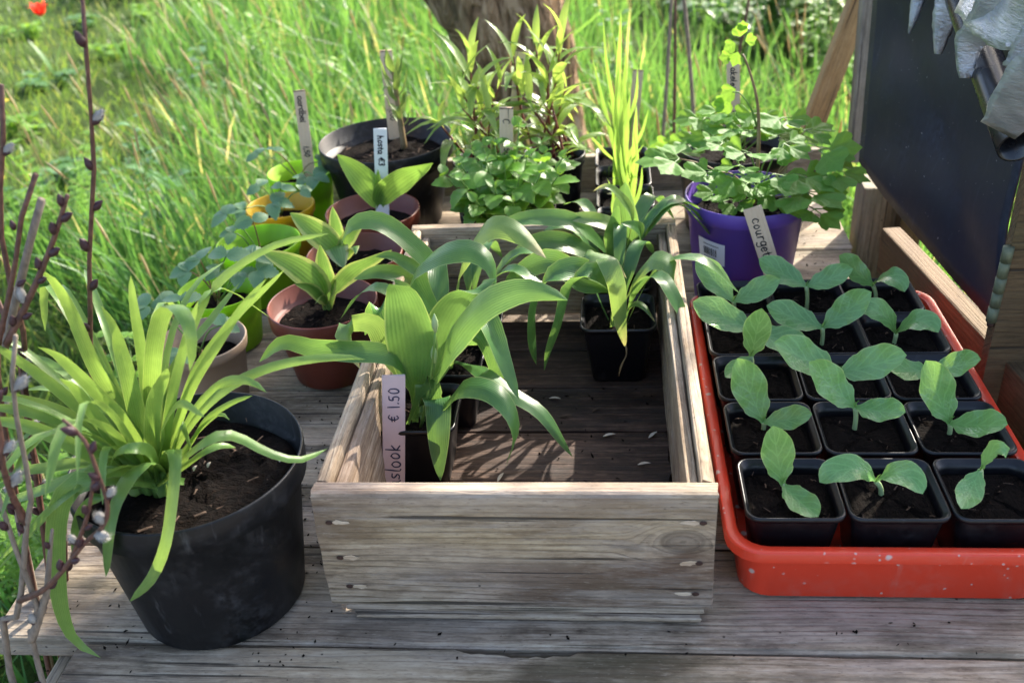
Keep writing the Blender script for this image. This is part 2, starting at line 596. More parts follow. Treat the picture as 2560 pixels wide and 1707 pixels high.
def plastic(name, col, rough=0.45, dust=(0.35, 0.33, 0.3), dust_amt=0.15, spots=None, trans=0.0, spec=0.5):
    T = NT(name)
    v = T.obj()
    n1 = T.noise(v, 14.0, 5, 0.65)
    n2 = T.noise(v, 90.0, 4, 0.6)
    d = T.math('MULTIPLY', T.ramp(n1, [(0.48, 0.0), (0.75, 1.0)]), T.ramp(n2, [(0.4, 0.0), (0.7, 1.0)]))
    c = T.mix(T.math('MULTIPLY', d, dust_amt), col, dust)
    sc = T.noise(T.mapp(v, (60, 60, 10)), 1.0, 4, 0.7)
    c = T.mix(T.math('MULTIPLY', T.ramp(sc, [(0.62, 0.0), (0.8, 1.0)]), dust_amt * 1.2), c, dust)
    if spots:
        wv = T.n('VectorMath', operation='ADD')
        T.l(v, wv.inputs[0])
        nz = T.n('TexNoise')
        nz.inputs['Scale'].default_value = 60
        T.l(v, nz.inputs['Vector'])
        s_ = T.n('VectorMath', operation='SCALE')
        T.l(nz.outputs['Color'], s_.inputs[0])
        s_.inputs['Scale'].default_value = 0.006
        T.l(s_.outputs[0], wv.inputs[1])
        for scl, th, cc, am in ((42, 0.05, spots, 0.8), (95, 0.07, spots, 0.6)) if name == 'black_sheet' else ((42, 0.13, spots, 0.8), (95, 0.13, spots, 0.6), (36, 0.09, (0.06, 0.03, 0.02), 0.8)):
            vx = T.n('TexVoronoi')
            vx.inputs['Scale'].default_value = scl
            T.l(wv.outputs[0], vx.inputs['Vector'])
            rr = T.n('SeparateColor')
            T.l(vx.outputs['Color'], rr.inputs[0])
            keep = T.ramp(rr.outputs[0], [(0.55, 0.0), (0.57, 1.0)])
            m_ = T.math('MULTIPLY', T.ramp(vx.outputs['Distance'], [(th * 0.8, 1.0), (th * 1.3, 0.0)]), keep)
            c = T.mix(T.math('MULTIPLY', m_, am), c, cc)
    rg = T.math('ADD', T.math('MULTIPLY', n1, 0.25), rough - 0.1)
    nm = T.bump(n2, 0.12, 0.001)
    T.set(Base_Color=c, Roughness=rg, Normal=nm, Specular_IOR_Level=spec)
    if trans:
        tr = T.n('BsdfTranslucent')
        T.l(c, tr.inputs[0])
        ms = T.n('MixShader')
        ms.inputs[0].default_value = trans
        T.l(T.b.outputs[0], ms.inputs[1])
        T.l(tr.outputs[0], ms.inputs[2])
        T.l(ms.outputs[0], T.o.inputs['Surface'])
    return T.m


def soilmat():
    T = NT('soil')
    v = T.obj()
    a = T.noise(v, 120, 6, 0.7)
    b = T.noise(T.mapp(v, (90, 260, 150)), 1.0, 4, 0.6)
    c = T.ramp(a, [(0.3, (0.0025, 0.002, 0.0017)), (0.6, (0.008, 0.0052, 0.004)), (0.8, (0.026, 0.016, 0.011))])
    c = T.mix(T.math('MULTIPLY', T.ramp(b, [(0.62, 0.0), (0.7, 1.0)]), 0.5), c, (0.035, 0.02, 0.013))
    nm = T.bump(T.math('ADD', a, b), 1.0, 0.006)
    return T.set(Base_Color=c, Roughness=0.9, Normal=nm, Specular_IOR_Level=0.08)


def plain(name, col, rough=0.6, var=0.25, scale=40, bump=0.2, metal=0.0, stretch=(1, 1, 1), spec=0.4):
    T = NT(name)
    v = T.mapp(T.obj(), stretch)
    a = T.noise(v, scale, 5, 0.6)
    c = T.mix(T.ramp(a, [(0.3, 0.0), (0.75, 1.0)]), tuple(x * (1 - var) for x in col), tuple(min(1, x * (1 + var)) for x in col))
    return T.set(Base_Color=c, Roughness=rough, Normal=T.bump(a, bump, 0.002), Metallic=metal, Specular_IOR_Level=spec)


M = {}
M['table'] = wood('weathered_table_wood', (0.065, 0.044, 0.028), (0.31, 0.24, 0.165), (0.50, 0.42, 0.32), stain=(0.060, 0.040, 0.025), stain_amt=0.75, green=0.35, cool=0.6)
M['crate'] = wood('weathered_crate_wood', (0.10, 0.062, 0.038), (0.33, 0.245, 0.165), (0.52, 0.425, 0.325), stain=(0.11, 0.062, 0.036), stain_amt=0.5, green=0.1, cool=0.7)
M['crate_front'] = wood('weathered_crate_front_wood', (0.08, 0.050, 0.031), (0.32, 0.235, 0.158), (0.50, 0.40, 0.30), stain=(0.105, 0.060, 0.035), stain_amt=0.85, green=0.12, cool=0.95, lines=0.75, knot=(0.160, 0.016, 0.017), rnd=False)
M['crate_floor'] = wood('wet_crate_floor_wood', (0.010, 0.005, 0.0035), (0.038, 0.018, 0.011), (0.13, 0.078, 0.055), stain=(0.010, 0.006, 0.005), stain_amt=0.75, wet=0.4, cool=0.2)
M['brown_wood'] = wood('stained_brown_wood', (0.045, 0.025, 0.012), (0.11, 0.066, 0.030), (0.18, 0.115, 0.058), stain=(0.05, 0.03, 0.015), stain_amt=0.4, green=0.35, contrast=0.8, cool=0.0)
M['tan_wood'] = wood('sunlit_tan_wood', (0.12, 0.065, 0.025), (0.30, 0.175, 0.07), (0.42, 0.28, 0.14), stain=(0.12, 0.07, 0.03), stain_amt=0.4, cool=0.0, contrast=0.8)
M['grey_wood'] = wood('greyed_post_wood', (0.08, 0.065, 0.05), (0.20, 0.165, 0.12), (0.30, 0.26, 0.20), stain=(0.06, 0.05, 0.03), stain_amt=0.4, green=0.4, contrast=0.8)
M['stake'] = wood('pale_stake_wood', (0.56, 0.38, 0.24), (0.66, 0.48, 0.32), (0.76, 0.58, 0.42), stain=(0.48, 0.32, 0.2), stain_amt=0.15, contrast=0.5, grain=1.4, cool=0.0, lines=0.2)
M['stake_pink'] = plain('smooth_pinkish_stake', (0.55, 0.43, 0.44), 0.55, 0.06, 30, 0.05)
M['stake_white'] = plain('white_stake', (0.72, 0.71, 0.68), 0.5, 0.05, 30, 0.05)
M['burnt'] = plain('burnt_edge', (0.05, 0.02, 0.012), 0.8)
M['ink'] = plain('ink', (0.012, 0.012, 0.016), 0.6, 0.1)
M['ink_blue'] = plain('blue_black_ink', (0.03, 0.035, 0.075), 0.6, 0.1)
M['black'] = plastic('black_plastic', (0.0042, 0.0046, 0.0062), 0.40, (0.20, 0.20, 0.22), 0.30, spec=0.30)
M['black_sq'] = plastic('black_square_pot_plastic', (0.0042, 0.0040, 0.0055), 0.32, (0.14, 0.13, 0.13), 0.14, spec=0.4)
M['lime'] = plastic('lime_plastic', (0.33, 0.60, 0.02), 0.40, (0.10, 0.11, 0.05), 0.15, trans=0.45)
M['yellow'] = plastic('yellow_plastic', (0.62, 0.40, 0.01), 0.42, (0.2, 0.15, 0.05), 0.2, trans=0.3)
M['taupe'] = plastic('taupe_plastic', (0.30, 0.21, 0.14), 0.45, (0.10, 0.07, 0.05), 0.3)
M['terra'] = plastic('terracotta_plastic', (0.145, 0.030, 0.016), 0.42, (0.10, 0.05, 0.04), 0.25, trans=0.03)
M['purple'] = plastic('purple_plastic', (0.135, 0.07, 0.36), 0.36, (0.2, 0.18, 0.3), 0.1, trans=0.08)
M['red'] = plastic('red_tray_plastic', (0.68, 0.045, 0.016), 0.32, (0.42, 0.25, 0.2), 0.30, spots=(0.55, 0.48, 0.42))
M['soil'] = soilmat()
M['chip'] = plain('wood_chip', (0.075, 0.045, 0.028), 0.9, 0.6)
M['pale_chip'] = plain('pale_chip', (0.45, 0.38, 0.30), 0.9, 0.3)
M['daylily'] = leafmat('daylily_leaf', (0.066, 0.145, 0.030), (0.12, 0.21, 0.048), (0.40, 0.53, 0.10), nv=9, tf=0.33, rough=0.32, vcol=0.22, spec=0.5)
M['ramson'] = leafmat('ramson_leaf', (0.033, 0.100, 0.028), (0.062, 0.148, 0.038), (0.34, 0.52, 0.10), nv=12, tf=0.33, rough=0.33, vcol=0.12, spec=0.5)
M['ramson_old'] = leafmat('withered_ramson_leaf', (0.065, 0.14, 0.034), (0.11, 0.185, 0.05), (0.40, 0.52, 0.11), nv=12, tf=0.36, rough=0.40, vcol=0.10, spec=0.7, tipcol=(0.45, 0.36, 0.2))
M['hosta'] = leafmat('hosta_leaf', (0.07, 0.16, 0.03), (0.11, 0.21, 0.04), (0.36, 0.56, 0.09), nv=8, tf=0.36, rough=0.38, vcol=0.35, spec=0.5)
M['hosta_edge'] = leafmat('cream_edged_hosta_leaf', (0.06, 0.14, 0.03), (0.10, 0.20, 0.045), (0.34, 0.52, 0.10), nv=8, tf=0.30, rough=0.38, vcol=0.3, spec=0.7, edge=(0.42, 0.46, 0.18))
M['courgette'] = leafmat('courgette_leaf', (0.088, 0.215, 0.058), (0.128, 0.265, 0.082), (0.36, 0.52, 0.13), vein='net', tf=0.22, rough=0.27, vcol=0.30, spec=0.6)
M['stem_pale'] = plain('pale_green_stem', (0.30, 0.40, 0.18), 0.5, 0.2, 60, 0.1)
M['stem_green'] = plain('green_stem', (0.13, 0.24, 0.05), 0.5, 0.25, 60, 0.1)
M['stem_red'] = plain('red_stem', (0.17, 0.035, 0.03), 0.5, 0.3, 60, 0.1)
M['stem_brown'] = plain('brownish_stem', (0.22, 0.15, 0.07), 0.6, 0.3, 60, 0.1)
M['strawberry'] = leafmat('strawberry_leaf', (0.065, 0.145, 0.065), (0.105, 0.20, 0.10), (0.25, 0.42, 0.10), vein='pinnate', nv=8, tf=0.26, rough=0.45, vcol=0.2)
M['mint'] = leafmat('lemon_balm_leaf', (0.055, 0.155, 0.022), (0.10, 0.23, 0.03), (0.40, 0.60, 0.05), vein='pinnate', nv=7, tf=0.38, rough=0.36, vcol=0.15)
M['lance'] = leafmat('narrow_leaf', (0.11, 0.20, 0.045), (0.19, 0.28, 0.065), (0.50, 0.62, 0.12), vein='pinnate', nv=5, tf=0.42, rough=0.32, vcol=0.2)
M['iris'] = leafmat('iris_leaf', (0.09, 0.20, 0.035), (0.15, 0.27, 0.05), (0.42, 0.58, 0.10), nv=8, tf=0.4, rough=0.4)
M['lily'] = leafmat('lily_leaf', (0.055, 0.11, 0.03), (0.10, 0.16, 0.045), (0.30, 0.40, 0.07), nv=6, tf=0.3, rough=0.4)
M['columbine'] = leafmat('columbine_leaf', (0.065, 0.17, 0.03), (0.11, 0.24, 0.045), (0.42, 0.60, 0.05), vein='pinnate', nv=4, tf=0.42, rough=0.55, vcol=0.12, spec=0.25)
M['weed'] = leafmat('weed_leaf', (0.07, 0.17, 0.02), (0.14, 0.26, 0.03), (0.40, 0.58, 0.04), vein='pinnate', nv=5, tf=0.4, rough=0.5)
M['bush'] = leafmat('undergrowth_leaf', (0.035, 0.10, 0.025), (0.07, 0.16, 0.04), (0.28, 0.46, 0.05), vein='pinnate', nv=5, tf=0.35, rough=0.35)
M['tree_leaf'] = leafmat('apple_leaf', (0.05, 0.11, 0.02), (0.09, 0.16, 0.03), (0.3, 0.45, 0.05), vein='pinnate', nv=5, tf=0.35, rough=0.4)
M['yellow_flower'] = leafmat('yellow_petal', (0.60, 0.42, 0.02), (0.70, 0.55, 0.04), (0.7, 0.6, 0.05), nv=3, tf=0.3, rough=0.5, vcol=0.1)
M['red_flower'] = leafmat('red_petal', (0.50, 0.012, 0.012), (0.62, 0.03, 0.02), (0.7, 0.05, 0.03), nv=3, tf=0.35, rough=0.4, vcol=0.05)
M['willow'] = plain('willow_bark', (0.115, 0.052, 0.036), 0.6, 0.45, 120, 0.4)
M['willow_old'] = plain('grey_willow_bark', (0.21, 0.165, 0.125), 0.75, 0.4, 150, 0.6, stretch=(1, 1, 0.4))
M['bud'] = plain('dark_bud', (0.045, 0.015, 0.02), 0.4, 0.4, 100)
M['catkin'] = plain('silver_catkin', (0.42, 0.40, 0.37), 0.95, 0.45, 250, 0.5)
M['bark'] = None
M['sheet'] = plastic('black_sheet', (0.0045, 0.0075, 0.022), 0.50, (0.05, 0.065, 0.11), 0.40, spec=0.26, spots=(0.3, 0.3, 0.33))
M['pipe'] = plastic('black_pipe', (0.010, 0.010, 0.013), 0.25, (0.15, 0.15, 0.17), 0.1)
M['hinge'] = plain('verdigris_hinge', (0.13, 0.14, 0.085), 0.6, 0.35, 80, 0.4, metal=0.3)
M['rust'] = plain('rusty_nail', (0.05, 0.022, 0.014), 0.8, 0.5, 300, 0.5)
M['torn'] = wood('torn_pale_wood', (0.40, 0.28, 0.18), (0.54, 0.42, 0.30), (0.64, 0.52, 0.40), stain=(0.3, 0.14, 0.06), stain_amt=0.3, cool=0.0)
M['sticker'] = plain('white_sticker', (0.75, 0.76, 0.78), 0.4, 0.04, 20, 0.02)


def barkmat():
    T = NT('apple_bark')
    v = T.obj(False)
    m_ = T.mapp(v, (1, 1, 0.45))
    a = T.vor(m_, 22, 'DISTANCE_TO_EDGE')
    b = T.noise(m_, 30, 6, 0.7)
    c = T.noise(v, 5, 3)
    rd = T.noise(T.mapp(v, (26, 26, 7)), 1.0, 5, 0.6, 1.2)
    h = T.math('ADD', T.math('MULTIPLY', T.ramp(rd, [(0.35, 0.0), (0.6, 1.0)]), 0.55), T.math('MULTIPLY', b, 0.75))
    col = T.ramp(h, [(0.35, (0.055, 0.032, 0.018)), (0.7, (0.25, 0.155, 0.085)), (1.0, (0.46, 0.33, 0.21))])
    col = T.mix(T.math('MULTIPLY', T.ramp(c, [(0.5, 0.0), (0.7, 1.0)]), 0.35), col, (0.15, 0.14, 0.08))
    return T.set(Base_Color=col, Roughness=0.9, Normal=T.bump(h, 1.0, 0.03), Specular_IOR_Level=0.2)


M['bark'] = barkmat()


def tapemat():
    T = NT('duct_tape')
    v = T.mapp(T.obj(), (1, 1, 1))
    a = T.noise(T.mapp(v, (120, 40, 200)), 1.0, 4, 0.7)
    b = T.noise(v, 30, 4)
    col = T.mix(T.ramp(b, [(0.3, 0.0), (0.7, 1.0)]), (0.28, 0.30, 0.34), (0.50, 0.52, 0.57))
    return T.set(Base_Color=col, Roughness=0.42, Metallic=0.55, Normal=T.bump(a, 0.8, 0.004))


M['tape'] = tapemat()


def grassmat(name, stops, trans, tf=0.45):
    T = NT(name)
    uv = T.n('TexCoord').outputs['UV']
    sx = T.n('SeparateXYZ')
    T.l(uv, sx.inputs[0])
    col = T.ramp(sx.outputs[0], stops)
    T.set(Base_Color=col, Roughness=0.40, Specular_IOR_Level=0.35)
    tr = T.n('BsdfTranslucent')
    T.l(T.mix(0.35, T.mix(1.0, col, (2.7, 2.3, 1.3), 'MULTIPLY'), trans), tr.inputs[0])
    ms = T.n('MixShader')
    ms.inputs[0].default_value = tf
    T.l(T.b.outputs[0], ms.inputs[1])
    T.l(tr.outputs[0], ms.inputs[2])
    T.l(ms.outputs[0], T.o.inputs['Surface'])
    return T.m


M['grass'] = grassmat('grass_blade', [(0.0, (0.022, 0.085, 0.028)), (0.45, (0.052, 0.155, 0.04)), (0.86, (0.12, 0.24, 0.055)), (0.9, (0.34, 0.30, 0.15)), (1.0, (0.48, 0.42, 0.27))], (0.26, 0.46, 0.08), 0.38)
M['lawn'] = grassmat('lawn_blade', [(0.0, (0.05, 0.12, 0.025)), (0.7, (0.10, 0.18, 0.04)), (1.0, (0.22, 0.22, 0.09))], (0.34, 0.5, 0.06), 0.35)
M['seedhead'] = grassmat('grass_seed_head', [(0.0, (0.22, 0.18, 0.10)), (1.0, (0.40, 0.34, 0.20))], (0.6, 0.5, 0.25), 0.3)


def groundmat():
    T = NT('ground')
    v = T.obj(False)
    a = T.noise(v, 3, 6, 0.65)
    b = T.noise(v, 40, 4, 0.6)
    col = T.ramp(a, [(0.35, (0.03, 0.05, 0.012)), (0.55, (0.055, 0.10, 0.02)), (0.75, (0.08, 0.07, 0.035))])
    col = T.mix(T.math('MULTIPLY', b, 0.5), col, (0.03, 0.045, 0.012))
    return T.set(Base_Color=col, Roughness=0.95, Normal=T.bump(b, 1.0, 0.03), Specular_IOR_Level=0.1)


M['ground'] = groundmat()
GZ = -0.62

# ------------------------------------------------------------------ ground
gx = np.concatenate([np.linspace(-150, -9, 10), np.linspace(-7, 7, 41), np.linspace(9, 150, 10)])
gy = np.concatenate([np.linspace(-150, -6, 10), np.linspace(-4, 10, 41), np.linspace(12, 150, 10)])


def gh(x, y):
    return GZ + 0.02 * np.sin(x * 2.1 + 1) * np.cos(y * 1.7) + 0.012 * np.sin(x * 5.3 + y * 4.1)


GX, GY = np.meshgrid(gx, gy)
gv = np.stack([GX, GY, gh(GX, GY)], -1).reshape(-1, 3)
k = len(gx)
gf = [(j * k + i, j * k + i + 1, (j + 1) * k + i + 1, (j + 1) * k + i) for j in range(len(gy) - 1) for i in range(k - 1)]
put('ground', mk('ground', gv, gf), M['ground'], kind='structure')


def bouncemat():
    T = NT('bounce_gravel')
    v = T.obj(False)
    a = T.vor(v, 60)
    b = T.noise(v, 6, 4)
    col = T.ramp(a, [(0.0, (0.42, 0.38, 0.33)), (0.6, (0.20, 0.18, 0.155))])
    col = T.mix(T.math('MULTIPLY', b, 0.4), col, (0.30, 0.27, 0.23))
    return T.set(Base_Color=col, Roughness=0.95, Normal=T.bump(a, 0.8, 0.01))


V, F, U = box(-7, 7, -4.5, -0.45, GZ - .05, GZ + .045)  # unseen gravel slab, added to bounce light onto the shaded fronts
put('bounce_path', mk('bounce_path', V, F, smooth=False), bouncemat(), kind='structure')


def blades_np(x, y, z, h, w, ax, ay, curve, face, tint):
    """many grass blades at once: 7 vertices, 3 faces each"""
    n = len(x)
    S_ = np.array([0.0, 0.38, 0.74, 1.0])
    V = np.zeros((n, 7, 3))
    fx, fy = np.cos(face), np.sin(face)
    wid = np.array([0.8, 1.0, 0.62, 0.0])
    idx = 0
    for q, s in enumerate(S_):
        cx = x + ax * h * (s * 0.55 + curve * s * s)
        cy = y + ay * h * (s * 0.55 + curve * s * s)
        cz = z + h * (s - 0.28 * curve * s * s)
        for sg in ((-1, 1) if q < 3 else (0,)):
            V[:, idx, 0] = cx + sg * fx * w * wid[q]
            V[:, idx, 1] = cy + sg * fy * w * wid[q]
            V[:, idx, 2] = cz
            idx += 1
    base = (np.arange(n) * 7)[:, None]
    Q = np.concatenate([base + np.array([[0, 1, 3, 2]]), base + np.array([[2, 3, 5, 4]])], 0)
    Tt = base + np.array([[4, 5, 6]])
    sv = np.array([0, 0, .38, .38, .74, .74, 1.0])
    UV = np.stack([np.repeat(tint[:, None], 7, 1), np.repeat(sv[None], n, 0)], -1).reshape(-1, 2)
    me = bpy.data.meshes.new('grass')
    nv = n * 7
    nq, nt = len(Q), len(Tt)
    me.vertices.add(nv)
    me.vertices.foreach_set('co', V.reshape(-1).astype(np.float32))
    li = np.concatenate([Q.reshape(-1), Tt.reshape(-1)]).astype(np.int32)
    me.loops.add(len(li))
    me.loops.foreach_set('vertex_index', li)
    me.polygons.add(nq + nt)
    st = np.concatenate([np.arange(nq) * 4, nq * 4 + np.arange(nt) * 3]).astype(np.int32)
    me.polygons.foreach_set('loop_start', st)
    me.polygons.foreach_set('use_smooth', np.ones(nq + nt, dtype=bool))
    l = me.uv_layers.new(name='UVMap')
    l.data.foreach_set('uv', UV[li].astype(np.float32).ravel())
    me.update(calc_edges=True)
    me.validate()
    return me


def meadow_points(n, seed, lawn):
    g = np.random.default_rng(seed)
    x = g.uniform(-6.5, 4.5, n)
    y = g.uniform(-0.9, 9.5, n)
    d = np.hypot(x - 0.1, y + 0.7)
    ang = np.arctan2(x - 0.1, y + 0.7)
    keep = (ang > -1.05) & (ang < 0.85) & (g.random(n) < 1 / (0.55 + (d / 3.0) ** 2))
    keep &= ~((x > -0.60) & (x < 1.5) & (y > -0.4) & (y < 1.12)) & (y > -0.42)
    edge = -1.28 - 0.33 * (y - 1.8) + 0.25 * np.sin(y * 2.3) + 0.15 * np.sin(y * 5.1 + 1)
    isl = (x < edge) & (y > 0.9)
    keep &= isl if lawn else ~isl
    keep &= np.hypot(x + 0.08, y - 2.4) > 0.2
    keep &= ~((x > 0.15 + 0.1 * np.sin(y * 3)) & (y > 3.3 + 0.3 * np.sin(x * 4)) & (g.random(n) > 0.12))
    return x[keep], y[keep], g


def meadow():
    x, y, g = meadow_points(230000, 3, False)
    n = len(x)
    clump = 0.35 + 0.65 * np.sin(x * 3.7 + 1.3 * np.sin(y * 2.9)) * np.cos(y * 4.3 + np.sin(x * 2.2))
    h = g.uniform(0.26, 0.50, n) * (0.75 + 0.35 * clump)
    h *= np.where(g.random(n) < 0.12, 1.25, 1.0)
    # the strip next to the table and the willow stays low
    near = np.clip((y - 0.1) / 1.0, 0.35, 1.0)
    h *= np.where((x < -0.5) & (y < 1.1), near, 1.0)
    h *= np.clip(1.15 - 0.1 * np.abs(x - 0.3), 0.8, 1.1)
    w = g.uniform(0.0018, 0.0052, n) * (0.8 + 0.12 * np.hypot(x, y))
    a = g.uniform(0, 2 * np.pi, n)
    le = np.abs(g.normal(0, 0.36, n)) + 0.03
    ax = np.cos(a) * le - np.where(x < 0, 0.09, 0.01)
    ay = np.sin(a) * le - 0.05
    tint = np.clip(g.beta(2, 2.2, n) * 0.86 + 0.0, 0, 1)
    dry = g.random(n) < 0.05
    tint[dry] = g.uniform(0.9, 1.0, dry.sum())
    me = blades_np(x, y, gh(x, y), h, w, ax, ay, g.uniform(0.1, 1.0, n), g.uniform(0, np.pi, n), tint)
    print('meadow blades', n)
    put('meadow_grass', me, M['grass'], kind='stuff', label='tall sunlit meadow grass growing behind and beside the table', cat='grass')
    x, y, g = meadow_points(260000, 5, True)
    n = len(x)
    me = blades_np(x, y, gh(x, y), g.uniform(0.03, 0.12, n), g.uniform(0.002, 0.0045, n), np.cos(a[:n]) * 0.5, np.sin(a[:n]) * 0.5,
                   g.uniform(0.2, 1, n), g.uniform(0, np.pi, n), g.random(n))
    print('lawn blades', n)
    put('lawn_grass', me, M['lawn'], kind='stuff', label='short rough lawn grass left of the tall meadow', cat='grass')
    # pale seed heads on stalks
    x, y, g = meadow_points(5200, 9, False)
    s = g.random(len(x)) < 0.9
    x, y = x[s], y[s]
    L = []
    for i in range(len(x)):
        if y[i] < 0.9 or len(L) > 900:
            continue
        h = g.uniform(0.42, 0.62)
        z = float(gh(x[i], y[i]))
        lx, ly = -0.10 + g.normal(0, 0.08), g.normal(0, 0.07)
        p = [(x[i], y[i], z), (x[i] + lx * 0.3, y[i] + ly * 0.3, z + h * 0.55), (x[i] + lx, y[i] + ly, z + h)]
        V, F, U = tube(p, [0.0011, 0.0009, 0.0007], 3, 3, False)
        U[:, 0] = g.random()
        L.append((V, F, U))
        d = N((lx * 0.9, ly * 0.9, 0.42))
        e = np.array(p[2])
        V, F, U = tube([e, e + d * 0.02, e + d * 0.05, e + d * g.uniform(0.055, 0.085)], [0.0012, 0.0034, 0.003, 0.0006], 4, 4, False)
        U[:, 0] = g.random()
        L.append((V, F, U))
    V, F, U = join(L)
    put('meadow_seed_heads', mk('seed_heads', V, F, U), M['seedhead'], kind='stuff', label='pale seed heads on thin stalks above the meadow grass', cat='grass')


meadow()

# ------------------------------------------------------------------ timber
def board(name, parent, c, L, w, h, rot=(0, 0, 0), mat='table', seed=0, bev=0.004, jit=0.0016, **kw):
    me = plank_me(L, w, h, seed, bev, jit, name)
    o = put(name, me, M[mat], parent, local=True, **kw)
    o.location = Vector([float(v) for v in c]) - (wloc(parent) if parent else Vector((0, 0, 0)))
    o.rotation_euler = rot
    return o


table = thing('potting_table', 'weathered grey plank table that carries all the pots', 'table', (0, 0.5, GZ))
seams = [-0.175, -0.036, 0.108, 0.212, 0.286, 0.425, 0.565, 0.700, 0.838, 0.975, 1.115]
for i in range(len(seams) - 1):
    y0, y1 = seams[i] + 0.0022, seams[i + 1] - 0.0022
    x0 = -0.552 + 0.012 * math.sin(i * 2.7)
    x1 = 0.80 if i < 2 else (0.545 if i < 6 else 0.50 + 0.006 * math.sin(i * 5))
    if i == 0:
        x0 = -0.447
    zt = 0.001 * math.sin(i * 3.1) - 0.0015
    if i == 0:
        PLANK_SEG = 0.008
    else:
        PLANK_SEG = 0.035
    o = board('plank', table, ((x0 + x1) / 2, (y0 + y1) / 2, zt - 0.014), x1 - x0, y1 - y0, 0.028, (0.004 * math.sin(i * 1.9), 0, 0.0012 * math.sin(i * 4.4)), 'table', i, 0.004, 0.0022)
PLANK_SEG = 0.035
for o in table.children:          # broken edge of the front plank
    if abs(o.location.y + 0.5 + 0.1055) < 0.01:
        gq = random.Random(4)
        for v in o.data.vertices:
            wx = v.co.x + o.location.x
            f = 1 - ((wx - 0.0) / 0.055) ** 2
            if f > 0 and v.co.y > 0.055:
                v.co.y -= (0.004 + 0.006 * f) * gq.uniform(0.55, 1.0)
board('back_board', table, (-0.02, 1.135, 0.005), 1.04, 0.125, 0.022, (R(90), 0, 0), 'table', 31)
for x in (-0.46, 0.42):
    for y in (-0.12, 1.04):
        board('leg', table, (x, y, (GZ - 0.033) / 2), abs(GZ) - 0.034, 0.06, 0.06, (0, R(90), 0), 'table', 40)
board('cross_bar', table, (-0.46, 0.40, -0.062), 1.25, 0.055, 0.055, (0, 0, R(90)), 'table', 44)
board('cross_bar', table, (0.42, 0.40, -0.062), 1.25, 0.055, 0.055, (0, 0, R(90)), 'table', 45)

# crumbs of compost on the table
def crumbs(name, pts, size, mat, seed, parent=None, label=None, flat=1.0, cat=None, elong=1.0):
    g = np.random.default_rng(seed)
    L = []
    for p in pts:
        s = size * g.uniform(0.5, 1.4)
        V = g.normal(0, 1, (6, 3))
        V = np.array([(1, 0, 0), (-1, 0, 0), (0, 1, 0), (0, -1, 0), (0, 0, 1), (0, 0, -1)], float) * g.uniform(0.5, 1.2, (6, 1)) * s
        V[:, 0] *= g.uniform(1, 1 + 2 * elong)
        V[:, 2] *= flat
        a = g.uniform(0, 6.28)
        b = g.normal(0, 0.5)
        Rz = np.array([[math.cos(a), -math.sin(a), 0], [math.sin(a), math.cos(a), 0], [0, 0, 1]])
        Ry = np.array([[math.cos(b), 0, math.sin(b)], [0, 1, 0], [-math.sin(b), 0, math.cos(b)]])
        V = V @ (Rz @ Ry).T + np.asarray(p)
        F = [(0, 2, 4), (2, 1, 4), (1, 3, 4), (3, 0, 4), (2, 0, 5), (1, 2, 5), (3, 1, 5), (0, 3, 5)]
        L.append((V, F, None))
    V, F, U = join(L)
    return put(name, mk(name, V, F, smooth=False), M[mat], parent, kind='stuff', label=label, cat=cat)


pts = []
for (cx, cy, sx_, sy_, n) in ((-0.235, 0.24, 0.03, 0.06, 120), (-0.225, 0.13, 0.02, 0.05, 60), (-0.37, 0.36, 0.06, 0.03, 40), (-0.24, -0.02, 0.02, 0.04, 20),
                              (0.0, -0.02, 0.2, 0.02, 25), (0.35, 0.0, 0.15, 0.02, 14), (0.42, 0.75, 0.04, 0.08, 40), (-0.43, 0.0, 0.05, 0.05, 30), (-0.23, 0.40, 0.02, 0.05, 30)):
    for i in range(n):
        pts.append((RNG.normal(cx, sx_), RNG.normal(cy, sy_), 0.0005))
crumbs('spilled_compost', pts, 0.0014, 'soil', 1, None, 'dark compost crumbs spilled on the table planks', 0.6, 'compost')

# ------------------------------------------------------------------ crate
CW, CL, CH = 0.38, 0.613, 0.163
crate = thing('wooden_crate', 'weathered open wooden crate in the middle of the table holding ramson pots', 'crate', (0, CL / 2, 0))
M['crate_front'].name = 'weathered_crate_front_wood'
fb = board('front_board', crate, (0, 0.010, 0.0898), CW, 0.1464, 0.020, (R(90), 0, 0), 'crate_front', 60, 0.0045, 0.0012)
board('back_board', crate, (0, CL - 0.010, 0.0898), CW, 0.1464, 0.020, (R(90), 0, 0), 'crate', 61)
for s in (-1, 1):
    board('side_board', crate, (s * (CW / 2 - 0.0075), CL / 2, 0.0895), CL - 0.042, 0.145, 0.013, (R(90), 0, R(90)), 'crate', 62 + s, 0.003)
    board('inner_batten', crate, (s * (CW / 2 - 0.0200), CL / 2, 0.0835), CL - 0.042, 0.133, 0.0105, (R(90), 0, R(90)), 'crate', 72 + s, 0.002)
board('bottom_strip', crate, (0.004, 0.013, 0.0124), CW - 0.022, 0.022, 0.0068, (0, 0, 0), 'crate', 66, 0.002, 0.0006)
board('bottom_strip', crate, (0.006, 0.012, 0.0049), CW - 0.034, 0.028, 0.0068, (0, 0, 0), 'crate', 67, 0.002, 0.0006)
fy = [0.026, 0.105, 0.205, 0.305, 0.405, 0.50, 0.588]
for i in range(6):
    board('floor_board', crate, (0, (fy[i] + fy[i + 1]) / 2, 0.006), CW - 0.052, fy[i + 1] - fy[i] - 0.003, 0.010, (0, 0, 0), 'crate_floor', 80 + i, 0.002, 0.001)
